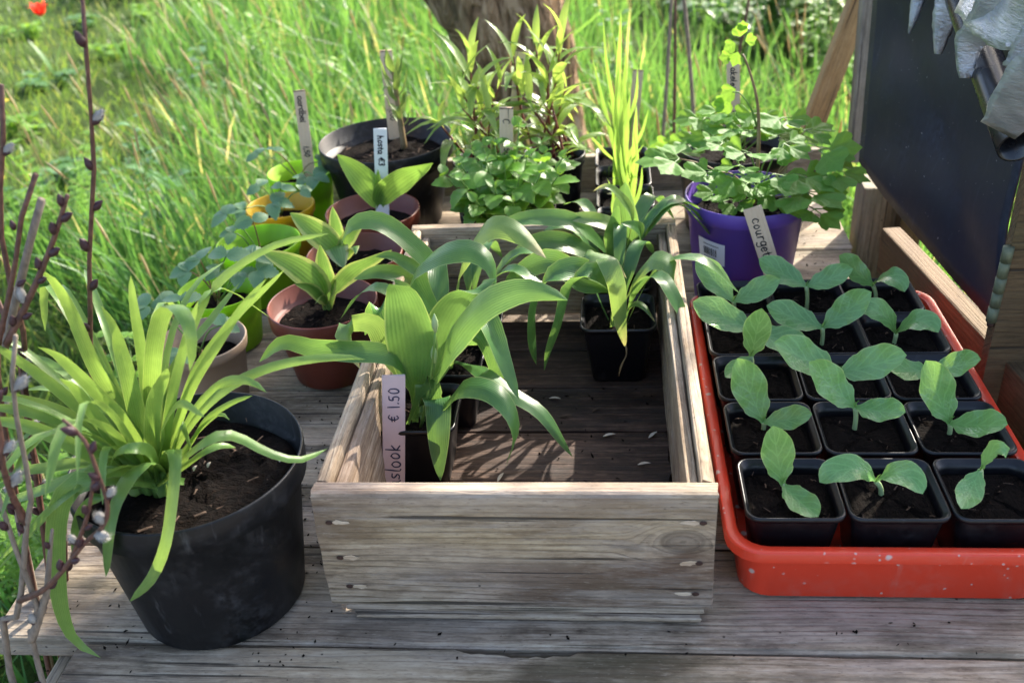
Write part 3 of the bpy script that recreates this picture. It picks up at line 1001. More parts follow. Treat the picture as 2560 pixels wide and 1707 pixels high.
# nail heads sunk in torn wood on the crate front
for (x, z) in ((-0.176, 0.128), (-0.172, 0.083), (-0.168, 0.045), (0.178, 0.130), (0.176, 0.080), (0.174, 0.040)):
    s = 1 if x > 0 else -1
    g = random.Random(int(x * 1000 + z * 999))
    V = []
    for i in range(14):
        a = 2 * math.pi * i / 14
        V.append((x - s * 0.010 + 0.012 * math.cos(a) * g.uniform(0.45, 1.05), -0.0009, z + 0.0034 * math.sin(a) * g.uniform(0.4, 1.3)))
    V.append((x - s * 0.008, -0.0011, z))
    F = [(i, (i + 1) % 14, 14) for i in range(14)]
    put('torn_wood', mk('torn_wood', V, F), M['torn'], crate)
    V, F, U = loft([[(x + a[0] * rr * 1.35, yy, z + a[1] * rr) for a in [(math.cos(2 * math.pi * q / 10), math.sin(2 * math.pi * q / 10)) for q in range(10)]] for rr, yy in ((0.0027, -0.0012), (0.0022, -0.0017), (0.001, -0.0018))], False, True)
    put('nail', mk('nail', V, [f[::-1] for f in F]), M['rust'], crate)
pts = [(RNG.uniform(-0.05, 0.15), RNG.uniform(0.04, 0.40), 0.0128) for i in range(90)]
crumbs('crate_litter', pts, 0.0016, 'soil', 2, None, 'dark crumbs and wood bits on the crate floor', 0.5, 'litter')
for i, (px, py, a, mt) in enumerate(((1400, 999, 0.2, 'pale_chip'), (1370, 940, 0.7, 'chip'), (1275, 915, -0.2, 'pale_chip'), (1480, 1065, 0.1, 'pale_chip'), (1500, 998, 0.8, 'pale_chip'), (1225, 875, 0.1, 'chip'), (1150, 1095, 1.2, 'pale_chip'), (1300, 955, 0.1, 'chip'))):
    p = at(px, py, 0.0135)
    d = np.array((math.cos(a), math.sin(a), 0.1)) * 0.008
    V, F, U = blade([p - d, p + (0, 0, 0.001), p + d], 0.0022, 'lance', 4, 1, 0.4)
    put('bark_flake', mk('flake', V, F, U), M[mt], None, label='%s bark flake on the crate floor, %s' % ('pale' if mt == 'pale_chip' else 'brown', ['between the two pot columns, front', 'in front of the right hand pot', 'beyond the drooping leaf tips', 'nearest the front board', 'nearest the right side board', 'left of the right hand pot', 'beside the front left pot', 'in mid floor'][i]), cat='bark flake', group='%s bark flakes on the crate floor' % ('pale' if mt == 'pale_chip' else 'brown'))

# ------------------------------------------------------------------ pots and soil
def soil_vf(ringf, g, n=40, rings=11, amp=0.004):
    """ringf(t,i) gives the outline; bumpy compost surface"""
    V = []
    bumps = [(g.uniform(-1, 1), g.uniform(-1, 1), g.normal(0, 1), g.uniform(0.15, 0.4)) for _ in range(14)]
    for k in range(rings):
        f = (k + 1) / rings
        for i in range(n):
            x, y = ringf(i)
            x, y = x * f, y * f
            sc = math.hypot(*ringf(0))
            z = sum(b[2] * math.exp(-((x / sc - b[0]) ** 2 + (y / sc - b[1]) ** 2) / b[3] ** 2) for b in bumps) * amp * 0.5
            V.append((x, y, z + (g.normal(0, 1) * amp * 0.33 if k < rings - 1 else -amp)))
    F = [(k * n + i, k * n + (i + 1) % n, (k + 1) * n + (i + 1) % n, (k + 1) * n + i) for k in range(rings - 1) for i in range(n)]
    V.append((0, 0, 0.0))
    c = len(V) - 1
    F += [(c, (i + 1) % n, i) for i in range(n)]
    F = [f[::-1] for f in F]
    bmv = np.array(V)
    return bmv, F


def chips_me(ringf, g, cnt, s=0.0035):
    L = []
    for _ in range(cnt):
        a = g.integers(0, 40)
        x, y = ringf(int(a))
        f = math.sqrt(g.random()) * 0.93
        p = np.array((x * f, y * f, 0.002))
        an = g.uniform(0, 6.28)
        d = np.array((math.cos(an), math.sin(an), g.normal(0.1, 0.3))) * s * g.uniform(0.5, 1.8)
        sd_ = np.array((-math.sin(an), math.cos(an), g.normal(0, 0.4))) * s * g.uniform(0.12, 0.35)
        V = np.array([p - d - sd_, p + d - sd_ * 0.5, p + d + sd_, p - d + sd_, p + (0, 0, 0.001)])
        L.append((V, [(0, 1, 4), (1, 2, 4), (2, 3, 4), (3, 0, 4)], None))
    V, F, U = join(L)
    return mk('bark_bits', V, F, smooth=False)


def add_soil(parent, ringf, z, seed, amp=0.004, chips=60, cs=0.0035, scale=1.0):
    g = np.random.default_rng(seed)
    V, F = soil_vf(ringf, g, amp=amp)
    so = put('soil', mk('soil', V, F), M['soil'], parent, local=True)
    so.location = (0, 0, z)
    if chips:
        c = put('bark_bits', chips_me(ringf, g, chips, cs), M['chip'], so, local=True, kind='stuff')
    return so


def circ(r, n=40):
    return lambda i: (r * math.cos(2 * math.pi * i / n), r * math.sin(2 * math.pi * i / n))


def sqr(h, n=40):
    P = rrect(h, h, h * 0.26, 9)
    return lambda i: P[i % 40]


def round_pot(parent, r, h, mat, base=0.74, lip=0.022, out=0.004, n=64, holes=False):
    rb = r * base
    t = (h - lip) / h
    rm = rb + (r - out - rb) * t
    rs = [ring(rb - 0.006, 0.0035, n), ring(rb - 0.003, 0.0005, n), ring(rb, 0.003, n), ring(rb + (rm - rb) * .5, (h - lip) * .5, n), ring(rm, h - lip - 0.001, n), ring(r - 0.0012, h - lip + 0.001, n), ring(r - .0003, h - lip * .5, n),
          ring(r, h - 0.0015, n), ring(r - 0.0006, h - 0.0003, n), ring(r - 0.0018, h, n), ring(r - 0.0028, h - 0.0008, n), ring(r - 0.004, h - lip, n),
          ring(rm - 0.003, h - lip - 0.003, n), ring(rb + (rm - rb) * 0.55, h * 0.5, n)]
    V, F, U = loft(rs)
    me = mk('pot', V, F)
    return put('pot', me, M[mat], parent, local=True)


_sq = {}


def square_pot(parent, h=0.049, z=0.095, mat='black_sq', base=0.70):
    key = (h, z, mat)
    if key not in _sq:
        b = h * base
        c = 0.27
        rs = [rring(b - .004, b - .004, b * c, 0.004), rring(b - .001, b - .001, b * c, 0.0006), rring(b, b, b * c, 0.003), rring(h - 0.0042, h - 0.0042, h * c, z - 0.010), rring(h - 0.0040, h - 0.0040, h * c, z - 0.0065),
              rring(h - 0.0006, h - 0.0006, h * c, z - 0.0055), rring(h, h, h * c, z - 0.003), rring(h - 0.0006, h - .0006, h * c, z - 0.0006), rring(h - 0.0015, h - .0015, h * c, z), rring(h - 0.0026, h - .0026, h * c, z - 0.0006), rring(h - 0.0040, h - .0040, h * c, z - 0.004),
              rring(h - 0.0055, h - .0055, h * c, z - 0.0045), rring(h - 0.0062, h - .0062, h * c, z - 0.012), rring((b + h) / 2 - 0.004, (b + h) / 2 - .004, h * c, z * 0.5)]
        V, F, U = loft(rs)
        _sq[key] = mk('square_pot', V, F)
    return put('pot', _sq[key], M[mat], parent, local=True)


_ss = {}


def square_soil(parent, h, z, seed, chips=16):
    q = seed % 4
    if (h, q) not in _ss:
        g = np.random.default_rng(q + 50)
        V, F = soil_vf(sqr(h), g, amp=0.0028)
        me = mk('soil', V, F)
        me.materials.append(M['soil'])
        cm = chips_me(sqr(h), g, 9, 0.0026)
        cm.materials.append(M['chip'])
        _ss[(h, q)] = (me, cm)
    me, cm = _ss[(h, q)]
    so = put('soil', me, None, parent, local=True)
    so.location = (0, 0, z)
    so.rotation_euler = (0, 0, (seed // 4) * math.pi / 2)
    put('bark_bits', cm, None, so, local=True, kind='stuff')
    return so


def leafobj(parent, ctrl, w, mat, name='leaf', **kw):
    V, F, U = blade(ctrl, w, **kw)
    return put(name, mk(name, V, F, U), M[mat], parent)


def stem(parent, ctrl, r, mat, name='stem', n=8, seg=7, **kw):
    V, F, U = tube(ctrl, r, n, seg, **kw)
    return put(name, mk(name, V, F, U), M[mat], parent)


def fr(pos, d, up=(0, 0, 1), s=1.0):
    """matrix whose local y runs along d and whose local z looks towards up"""
    y = N(d)
    x = np.cross(y, N(up))
    if np.linalg.norm(x) < 1e-4:
        x = np.array((1.0, 0, 0))
    x = N(x)
    z = np.cross(x, y)
    ss = (s, s, s) if np.isscalar(s) else s
    return Matrix(((x[0] * ss[0], y[0] * ss[1], z[0] * ss[2], pos[0]), (x[1] * ss[0], y[1] * ss[1], z[1] * ss[2], pos[1]), (x[2] * ss[0], y[2] * ss[1], z[2] * ss[2], pos[2]), (0, 0, 0, 1)))


def toothed(name, mat, w=0.36, n=12, tooth=0.13, fold=0.25, droop=0.15, prof='ovate', stalk=0.0):
    """unit leaf along local +y with a saw edge"""
    V, U = [], []
    for i in range(n + 1):
        s = i / n
        hw = float(PROF[prof](np.array(s))) * w * (1 - (tooth if i % 2 else 0))
        yy = s * (1 - 0.1 * droop)
        zc = 0.06 * math.sin(s * 3.1) - droop * s * s
        for u in (-1, -0.5, 0, 0.5, 1):
            V.append((u * hw, yy + (0.03 if (i % 2 == 0 and abs(u) == 1) else 0), zc + abs(u) ** 1.2 * fold * hw))
            U.append((u * 0.5 + 0.5, s))
    F = [(i * 5 + j, i * 5 + j + 1, (i + 1) * 5 + j + 1, (i + 1) * 5 + j) for i in range(n) for j in range(4)]
    me = mk(name, V, F, U)
    me.materials.append(M[mat])
    return me


# ------------------------------------------------------------------ red tray
tx0, tx1, ty0, ty1, TH = 0.206, 0.538, 0.020, 0.556, 0.073
tcx, tcy = (tx0 + tx1) / 2, (ty0 + ty1) / 2
tray = thing('plant_tray', 'red plastic tray with paint specks holding the courgette pots', 'tray', (tcx, tcy, 0))
hx, hy = (tx1 - tx0) / 2, (ty1 - ty0) / 2
rs = [rring(hx - .026, hy - .024, .02, .0008), rring(hx - .020, hy - .0165, .026, .0012), rring(hx - .017, hy - .0135, .028, .005), rring(hx - .0125, hy - .0125, .030, TH - .010), rring(hx - .0105, hy - .0105, .030, TH - .0095), rring(hx - .0015, hy - .0015, .034, TH - .0125), rring(hx - .0003, hy - .0003, .034, TH - .0120),
      rring(hx - .0008, hy - .0008, .034, TH - .0014), rring(hx - .0018, hy - .0018, .034, TH - .0002), rring(hx - .003, hy - .003, .033, TH), rring(hx - .010, hy - .010, .030, TH), rring(hx - .0125, hy - .0125, .029, TH - .0015), rring(hx - .0148, hy - .0148, .028, TH - .008), rring(hx - .020, hy - .020, .026, .006), rring(hx - .024, hy - .024, .024, .004)]
V, F, U = loft(rs, True, True)
tme = mk('tray', V, F)
put('tray_body', tme, M['red'], tray, local=True)
tme.set_sharp_from_angle(angle=R(38))
for x in (tx0 + .028, tx0 + .05, tx0 + .1, tx0 + .16, tx0 + .22, tx0 + .28):
    V = np.array([(x - .001, ty0 + .013, TH - .008), (x + .001, ty0 + .013, TH - .008), (x - .001, ty0 + .002, TH - .009), (x + .001, ty0 + .002, TH - .009), (x - .001, ty0 + .0135, TH - .022), (x + .001, ty0 + .0135, TH - .022)])
    put('rib', mk('rib', V, [(0, 1, 3, 2), (2, 3, 5, 4), (0, 2, 4), (1, 5, 3), (0, 4, 5, 1)], smooth=False), M['red'], tray)

# ------------------------------------------------------------------ courgettes
# per pot: stem foot (or None), leaf joint, two leaves as (tip, [hump], length, far)
CG = {
    (0, 0): (None, Z7(350, 402), [(Z7(108, 112), .072, 0), (Z7(655, 258), .066, 0)]),
    (0, 1): (Z7(828, 452), Z7(826, 302), [(Z7(514, 122), .072, 0), (Z7(1132, 188), .066, 0)]),
    (0, 2): (Z7(1285, 405), Z7(1262, 298), [(Z7(1038, 100), .066, 0), (Z7(1468, 340), .060, 2)]),
    (1, 0): (None, Z7(480, 590), [(Z7(82, 402), .082, 0), (Z7(838, 700), .075, 0)]),
    (1, 1): (Z7(925, 680), Z7(930, 572), [(Z7(564, 430), .075, 0), (Z7(1252, 338), .076, 0)]),
    (1, 2): (Z7(1390, 680), Z7(1412, 612), [(Z7(1155, 478), .062, 2), (Z7(1688, 605), .062, 2)]),
    (2, 0): (None, Z7(465, 760), [(Z7(535, 445), .066, 0), (Z7(295, 895), .045, 1)]),
    (2, 1): (None, Z7(1030, 866), [(Z7(614, 668), .088, 0), (Z7(1482, 752), .085, 0)]),
    (2, 2): (None, Z7(1640, 850), [(Z7(1365, 846), .055, 0), (Z7(1966, 780), .066, 0)]),
    (3, 0): (Z7(540, 1235), Z7(545, 1190), [(Z7(372, 772), .082, 0), (Z7(864, 1136), .058, 0)]),
    (3, 1): (Z7(1140, 1235), Z7(1145, 1092), [(Z7(842, 798), .080, 0), (Z7(1474, 1125), .062, 0)]),
    (3, 2): (Z7(1758, 1272), Z7(1762, 1196), [(Z7(1605, 785), .082, 0), (Z7(2142, 1205), .070, 0)]),
    (4, 0): (Z8(622, 420), Z8(612, 382), [(Z8(555, 32), .070, 0), (Z8(825, 585), .058, 1)]),
    (4, 1): (Z8(1210, 440), Z8(1170, 365), [(Z8(832, 370), .058, 2), (Z8(1448, 440), .058, 2)]),
    (4, 2): (None, Z8(1792, 298), [(Z8(1678, 528), .052, 1), (Z8(1942, 228), .040, 2)]),
}
rown = ['back row', 'second row from the back', 'middle row', 'second row from the front', 'front row']
coln = ['beside the wooden crate', 'in the middle column', 'beside the cold frame']
py_ = [0.492, 0.393, 0.2945, 0.194, 0.090]
px_ = [[0.2640, 0.361, 0.456], [0.266, 0.364, 0.460], [0.2675, 0.366, 0.464], [0.2700, 0.3685, 0.468], [0.273, 0.3715, 0.4705]]
for (i, j), (foot, jn, lv) in CG.items():
    cx, cy = px_[i][j], py_[i]
    t = thing('potted_courgette', 'courgette seedling in square pot, %s, %s' % (rown[i], coln[j]), 'seedling', (cx, cy, 0.0062), 'courgette seedlings in the red tray')
    zt = 0.0062
    square_pot(t, 0.0485, 0.092)
    square_soil(t, 0.0415, 0.078, i * 3 + j)
    sz = 0.084
    if foot:
        b = at(*foot, sz)
        J = at(*jn, Y=b[1] - 0.002)
    else:
        J = at(*jn, sz + 0.036)
        b = np.array((J[0] * .6 + cx * .4, J[1] * .8 + cy * .2 + .004, sz))
    stem(t, [b - (0, 0, .01), (b + J) / 2 + (0.001, 0, 0), J], [0.0030, 0.0026, 0.0028], 'stem_pale', n=5)
    for q, (tp, L, mode) in enumerate(lv):
        e = reach(J, *tp, L, far=False)
        if mode == 1:
            e[2] = max(e[2], sz + .012)
        d = e - J
        horiz = N((d[0], d[1], 0))
        # the flat of the leaf looks up and towards the light side of the seedling
        upv = N(np.array((0, -0.45, 1.0)) + np.array(N(CAM_P - J)) * 0.55)
        side = np.cross(N(d), upv)
        if mode == 2:
            mid = J + d * 0.5 + np.array((0, 0, 0.017))
            c = [J, J + d * 0.25 + np.array((0, 0, .013)), mid, J + d * .8 + np.array((0, 0, .012)), e]
        else:
            mid = J + d * 0.5 - upv * 0.004 + np.array((0, 0, 0.0))
            c = [J, mid, e]
        leafobj(t, c, L * 0.245, 'courgette', prof='paddle', n=16, m=3, fold=0.30, side=side, wave=0.10, ph=q * 2.0 + i)
    # first true leaf bud
    leafobj(t, [J, J + (0.001, -0.001, 0.006), J + (0.003, -.002, 0.011)], 0.0022, 'courgette', 'bud', prof='lance', n=4, m=1, fold=0.6)

# ------------------------------------------------------------------ ramson pots in the crate
def ramson(name_label, cx, cy, leaves, fill=4, seed=0, old=()):
    t = thing('potted_ramson', name_label, 'ramson', (cx, cy, 0.0115), 'ramson pots in the crate')
    square_pot(t, 0.050, 0.090)
    square_soil(t, 0.0425, 0.074, seed)
    g = np.random.default_rng(seed + 300)
    sz = 0.0115 + 0.072
    for k, lf in enumerate(leaves):
        pts_, w = lf[0], lf[1]
        kw = lf[2] if len(lf) > 2 else {}
        P = []
        for q in pts_:
            P.append(at(q[0], q[1], Y=q[3]) if len(q) == 4 else at(*q))
        b = np.array((cx + g.uniform(-.014, .014), cy + g.uniform(-.014, .014), sz))
        mt = 'ramson_old' if kw.pop('old', False) else 'ramson'
        if not kw.pop('nofoot', False):
            P = [b] + P
        kw.setdefault('wave', 0.16)
        kw.setdefault('ph', k * 1.7)
        leafobj(t, P, w * .90, mt, prof='ramson', n=22, m=4, fold=kw.pop('fold', 0.22), **kw)
    for k in range(fill):
        a = g.uniform(0, 6.28)
        L = g.uniform(0.09, 0.16)
        d = np.array((math.cos(a), math.sin(a), 0))
        b = np.array((cx, cy, sz)) + d * 0.012
        P = [b, b + d * L * 0.25 + (0, 0, L * .55), b + d * L * .6 + (0, 0, L * .75), b + d * L * 1.0 + (0, 0, L * g.uniform(0.2, 0.6))]
        leafobj(t, P, g.uniform(0.009, 0.015), 'ramson', prof='ramson', n=16, m=3, fold=0.22, wave=0.2, ph=k)
    return t


X_ = (1, 0, 0)
cam_side = tuple(_r0)
YA = 0.215
tA = ramson('ramson in square black pot, front left of the crate behind the price stake', -0.131, 0.232, [
    ([(955, 900, 0, .222), (950, 810, 0, .216), (938, 730, 0, .208), (918, 665, 0, .196), (893, 652, 0, .178)], 0.031, dict(side=cam_side, fold=0.30)),
    ([(1008, 850, 0, .20), (1050, 762, 0, .195), (1110, 702, 0, .19), (1195, 668, 0, .185), (1262, 674, 0, .185), (1305, 690, 0, .185)], 0.0215, dict(side=(0.2, 0.5, 0.8))),
    ([(1000, 850, 0, .245), (1018, 765, 0, .25), (1070, 680, 0, .255), (1140, 640, 0, .255)], 0.027, dict(side=(0.9, 0.1, 0.5))),
    ([(975, 880, 0, .20), (988, 925, .122), (1004, 915, .133), (1006, 990, .105), (1008, 1050, .078), (1012, 1104, .056)], 0.0175, dict(side=X_, fold=0.15)),
    ([(1010, 935, 0, .20), (1060, 892, 0, .185), (1120, 893, 0, .17), (1168, 935, 0, .155), (1186, 1000, 0, .145), (1162, 1070, 0, .135)], 0.0145, dict(side=(0.3, 0.9, 0.5))),
    ([(930, 850, 0, .215), (880, 812, 0, .205), (800, 806, 0, .20), (720, 800, 0, .205), (650, 786, 0, .21), (595, 832, 0, .21)], 0.0135, dict(side=(0.1, 0.55, 0.8), twist=0.3)),
    ([(925, 860, 0, .23), (890, 800, 0, .235), (860, 745, 0, .23), (800, 742, 0, .22), (792, 778, 0, .21), (828, 848, 0, .20)], 0.015, dict(side=(0.6, 0.4, 0.6), old=True, twist=0.6)),
    ([(945, 850, 0, .25), (905, 770, 0, .262), (872, 705, 0, .27), (838, 770, 0, .262)], 0.021, dict(side=(0.9, 0.3, 0.2))),
], fill=0, seed=1)
for (bx, by, tx_, ty_, Y) in ((990, 940, 1000, 760, .19), (985, 950, 998, 830, .20)):
    a, b = at(965, 985, Y=.215), at(tx_, ty_, Y=Y)
    st = stem(tA, [a, (a + b) / 2 + (0.003, 0, 0), b], [0.0018, 0.0014, 0.0011], 'stem_green', 'flower_stalk', n=6)
    V, F, U = tube([b - (0, 0, .002), b + (0, 0, .004), b + (0.0005, 0, .013), b + (0.001, 0, .021)], [0.001, .0038, .0034, .0004], 8, 8)
    put('flower_bud', mk('bud', V, F, U), M['stem_pale'], st)
tB = ramson('ramson in square black pot, second from the front on the left of the crate', -0.113, 0.347, [
    ([(1040, 800, 0, .345), (1085, 770, 0, .31), (1110, 752, 0, .285), (1135, 800, 0, .27), (1143, 850, 0, .262), (1128, 897, 0, .255)], 0.0215, dict(side=X_, fold=0.3)),
    ([(1045, 830, 0, .34), (1100, 850, .13), (1150, 885, .125), (1190, 910, .115), (1250, 955, .095), (1316, 1050, .05)], 0.0125, dict(side=(0.6, 0.8, 0.1))),
    ([(1020, 760, 0, .34), (950, 640, 0, .32), (1000, 590, 0, .31), (1075, 572, 0, .30), (1125, 605, 0, .29), (1140, 668, 0, .285)], 0.0215, dict(side=(0.4, 0.75, 0.45))),
    ([(1020, 790, 0, .35), (960, 700, 0, .36), (905, 640, 0, .37)], 0.016, dict(side=cam_side)),
], fill=4, seed=2)
tE = ramson('ramson in square black pot, third from the front on the left of the crate', -0.098, 0.462, [
    ([(1040, 700, 0, .45), (1000, 620, 0, .44), (930, 550, 0, .43), (860, 508, 0, .42), (805, 520, 0, .41), (782, 572, 0, .41)], 0.0165, dict(side=(0.1, 0.7, 0.7))),
    ([(1020, 700, 0, .45), (985, 640, 0, .43), (905, 590, 0, .42), (862, 590, 0, .41), (1000, 602, 0, .41)][:4], 0.012, dict(side=(0.1, 0.6, 0.7))),
    ([(1050, 680, 0, .45), (1072, 580, 0, .44), (1130, 522, 0, .43), (1192, 536, 0, .42), (1255, 594, 0, .41)], 0.0205, dict(side=(0.2, 0.7, 0.6), old=True)),
    ([(1000, 690, 0, .45), (940, 640, 0, .45), (870, 625, 0, .44), (812, 642, 0, .43)], 0.014, dict(side=(0.1, 0.6, 0.7))),
], fill=4, seed=3)
tC = ramson('ramson with drooping wilted leaves in square black pot, right side of the crate', 0.106, 0.452, [
    ([(1400, 660, 0, .44), (1330, 615, 0, .42), (1262, 640, 0, .40), (1232, 700, 0, .39), (1222, 770, 0, .385), (1232, 838, 0, .38)], 0.017, dict(side=(0.4, 0.7, 0.4))),
    ([(1410, 680, 0, .44), (1375, 625, 0, .41), (1318, 650, 0, .39), (1290, 720, 0, .375), (1268, 790, 0, .37), (1250, 852, 0, .365)], 0.0165, dict(side=(0.5, 0.7, 0.2))),
    ([(1440, 680, 0, .44), (1462, 630, 0, .43), (1505, 596, 0, .42), (1545, 618, 0, .41), (1546, 690, 0, .405)], 0.0175, dict(side=(0.3, 0.8, 0.5), old=True)),
    ([(1410, 650, 0, .43), (1390, 592, 0, .41), (1415, 650, 0, .39), (1424, 735, 0, .385), (1437, 800, 0, .385)], 0.0135, dict(side=X_, old=True)),
    ([(1400, 660, 0, .45), (1345, 600, 0, .45), (1350, 585, 0, .44), (1412, 602, 0, .43), (1440, 640, 0, .43)], 0.014, dict(side=(0.2, 0.9, 0.2), old=True)),
    ([(1400, 670, 0, .45), (1340, 650, 0, .44), (1260, 600, 0, .44), (1180, 640, 0, .43), (1150, 690, 0, .43)], 0.018, dict(side=(0.2, 0.6, 0.7))),
    ([(1450, 700, 0, .43), (1480, 705, 0, .42), (1505, 740, 0, .41)], 0.005, dict(side=(0.3, 0.8, 0.5), old=True)),
], fill=5, seed=4)
w0 = at(1437, 795, Y=.385)
stem(tC, [w0, w0 + (0.001, -.001, -.012), w0 + (-0.006, -.002, -.03), w0 + (-0.009, -.002, -.045)], [0.0012, .0010, 0.0016, .0004], 'stem_brown', 'withered_leaf_tip', n=8, seg=5, rough=0.8)
tD = ramson('ramson with bright upright leaf in square black pot, back right of the crate', 0.104, 0.560, [
    ([(1440, 600, 0, .56), (1438, 540, 0, .565), (1432, 470, 0, .57), (1436, 418, 0, .575)], 0.0215, dict(side=cam_side, fold=0.3)),
    ([(1430, 600, 0, .55), (1450, 500, 0, .55), (1420, 445, 0, .54), (1390, 428, 0, .53), (1362, 440, 0, .53)], 0.009, dict(side=(0.2, 0.7, 0.7), old=True)),
    ([(1400, 590, 0, .55), (1330, 520, 0, .54), (1260, 500, 0, .53), (1180, 510, 0, .52), (1120, 560, 0, .52)], 0.0145, dict(side=(0.1, 0.7, 0.6))),
    ([(1420, 600, 0, .56), (1420, 530, 0, .56), (1360, 505, 0, .55), (1290, 498, 0, .54)], 0.014, dict(side=(0.1, 0.7, 0.6), old=True)),
    ([(1450, 600, 0, .55), (1470, 540, 0, .545), (1460, 520, 0, .53), (1425, 512, 0, .52)], 0.013, dict(side=(0.2, 0.7, 0.6))),
    ([(1380, 600, 0, .55), (1300, 560, 0, .54), (1220, 560, 0, .53), (1160, 610, 0, .53)], 0.0165, dict(side=(0.1, 0.7, 0.6))),
    ([(1410, 580, 0, .55), (1405, 540, 0, .545), (1412, 505, 0, .54), (1420, 470, 0, .54)], 0.013, dict(side=cam_side)),
], fill=9, seed=5)

# ------------------------------------------------------------------ daylily in the big black pot
DL = np.array((-0.320, 0.037, 0.0))
dl = thing('potted_daylily', 'large black pot with arching daylily leaves, front left of the table', 'potted plant', DL)
pot_ = round_pot(dl, 0.1135, 0.179, 'black', 0.76, 0.030, 0.004, 80)
add_soil(dl, circ(0.1035), 0.157, 5, 0.009, 34, 0.0042)
pts = [DL + np.array((RNG.uniform(0, 0.09), RNG.uniform(-.06, .07), 0.164)) for _ in range(4)]
for q in pts:
    if np.hypot(*(q - DL)[:2]) < .1:
        V, F, U = blade([q, q + (0.002, 0.001, 0.003), q + (0.003, .004, 0.004)], 0.0022, 'lance', 4, 1, 0.4)
        put('pale_flake', mk('flake', V, F, U), M['pale_chip'], dl)
B0 = at(365, 1120, 0.158)
g = np.random.default_rng(21)


def dleaf(pts_, w, side=None, **kw):
    P = [at(q[0], q[1], Y=q[3]) if len(q) == 4 else at(*q) for q in pts_]
    b = B0 + np.array((g.normal(0, .010), g.normal(0, .008), 0))
    d = P[-1] - b
    if side is None:
        hd = N((d[0], d[1], 0.0))
        side = np.array((-hd[1], hd[0], 0)) if np.hypot(d[0], d[1]) > 0.03 else np.array(cam_side)
    leafobj(dl, [b] + P, w * .76, 'daylily', prof=kw.pop('prof', 'strap'), n=20, m=2, fold=kw.pop('fold', 0.28), side=side, **kw)


y0 = B0[1]
C_ = cam_side
dleaf([(300, 980, 0, y0), (215, 890, 0, y0 - .01), (130, 812, 0, y0 - .02), (85, 797, 0, y0 - .03)], 0.0105, C_)
dleaf([(290, 1040, 0, y0 - .02), (220, 950, 0, y0 - .03), (170, 885, 0, y0 - .04), (135, 868, 0, y0 - .05)], 0.0105, C_)
dleaf([(290, 960, 0, y0 + .02), (220, 840, 0, y0 + .03), (160, 700, 0, y0 + .03), (110, 628, 0, y0 + .02), (60, 614, 0, y0 + .01)], 0.0110, C_, twist=0.3)
dleaf([(270, 1020, 0, y0), (180, 930, 0, y0), (80, 850, 0, y0 - .01), (-30, 780, 0, y0 - .02)], 0.0100, (0.6, 0, 0.6))
dleaf([(270, 1040, 0, y0 + .01), (170, 960, 0, y0), (60, 920, 0, y0), (-40, 900, 0, y0 - .02)], 0.0085, (0.5, 0.5, 0.6))
dleaf([(280, 1050, 0, y0), (190, 990, 0, y0 - .01), (90, 950, 0, y0 - .02), (-40, 930, 0, y0 - .03)], 0.0085, (0.4, 0.4, 0.7))
dleaf([(270, 1080, 0, y0 - .01), (180, 1030, 0, y0 - .03), (70, 980, 0, y0 - .05), (-40, 960, 0, y0 - .07)], 0.009, (0.3, 0.5, 0.7))
dleaf([(290, 1070, 0, y0 + .01), (200, 1062, 0, y0), (100, 1075, 0, y0 - .01), (-30, 1090, 0, y0 - .02)], 0.0075, (0.1, 0.7, 0.6))
dleaf([(290, 1090, .20), (210, 1085, .205), (100, 1125, .19), (-30, 1170, .16)], 0.0075, (0.1, 0.7, 0.6))
dleaf([(300, 1080, .22), (215, 1092, .235), (130, 1150, .22), (60, 1220, .17), (-10, 1290, .12)], 0.0085)
dleaf([(280, 1100, .21), (190, 1120, .21), (110, 1180, .18), (30, 1265, .12), (-20, 1320, .08)], 0.0075)
dleaf([(300, 1070, .225), (230, 1085, .24), (160, 1120, .232), (132, 1185, .20), (128, 1290, .14), (140, 1400, .075), (170, 1470, .03), (232, 1510, .012)], 0.0118, (0.9, 0.2, 0.1), fold=0.12)
dleaf([(395, 1030, .235), (400, 1060, .24), (393, 1140, 0, -.070), (377, 1250, 0, -.092), (345, 1330, 0, -.098), (297, 1382, 0, -.094)], 0.0088, (0.9, -0.2, 0.2))
dleaf([(345, 1060, .23), (300, 1090, .23), (265, 1150, 0, -.060), (247, 1230, 0, -.080), (243, 1325, 0, -.080)], 0.0095, (0.9, -0.2, 0.2))
dleaf([(250, 1130, .20), (195, 1165, .19), (172, 1225, .15), (172, 1298, .11)], 0.0062, (0.9, 0.2, 0.1))
dleaf([(385, 960, 0, y0), (425, 800, 0, y0 + .02), (470, 690, 0, y0 + .03), (540, 615, 0, y0 + .04), (640, 560, 0, y0 + .04), (758, 536, 0, y0 + .04)], 0.0056, (0.5, 0.2, 0.6))
dleaf([(400, 990, 0, y0 + .01), (450, 850, 0, y0 + .01), (530, 740, 0, y0 + .02), (600, 670, 0, y0 + .02), (655, 618, 0, y0 + .02)], 0.0050, C_)
dleaf([(400, 1000, 0, y0), (440, 890, 0, y0), (500, 790, 0, y0), (560, 700, 0, y0), (612, 640, 0, y0)], 0.0058, C_)
dleaf([(385, 980, 0, y0 - .01), (402, 880, 0, y0 - .01), (430, 770, 0, y0 - .01), (455, 690, 0, y0 - .01)], 0.006, C_)
dleaf([(420, 1000, 0, y0 - .01), (500, 905, 0, y0 - .01), (600, 850, 0, y0), (700, 826, 0, y0), (800, 820, 0, y0 + .01), (840, 826, 0, y0 + .01)], 0.0065, (0.1, 0.6, 0.7))
dleaf([(420, 980, 0, y0), (480, 900, 0, y0), (530, 872, 0, y0 - .01), (580, 878, 0, y0 - .02), (613, 902, 0, y0 - .02)], 0.0072, (0.1, 0.6, 0.7))
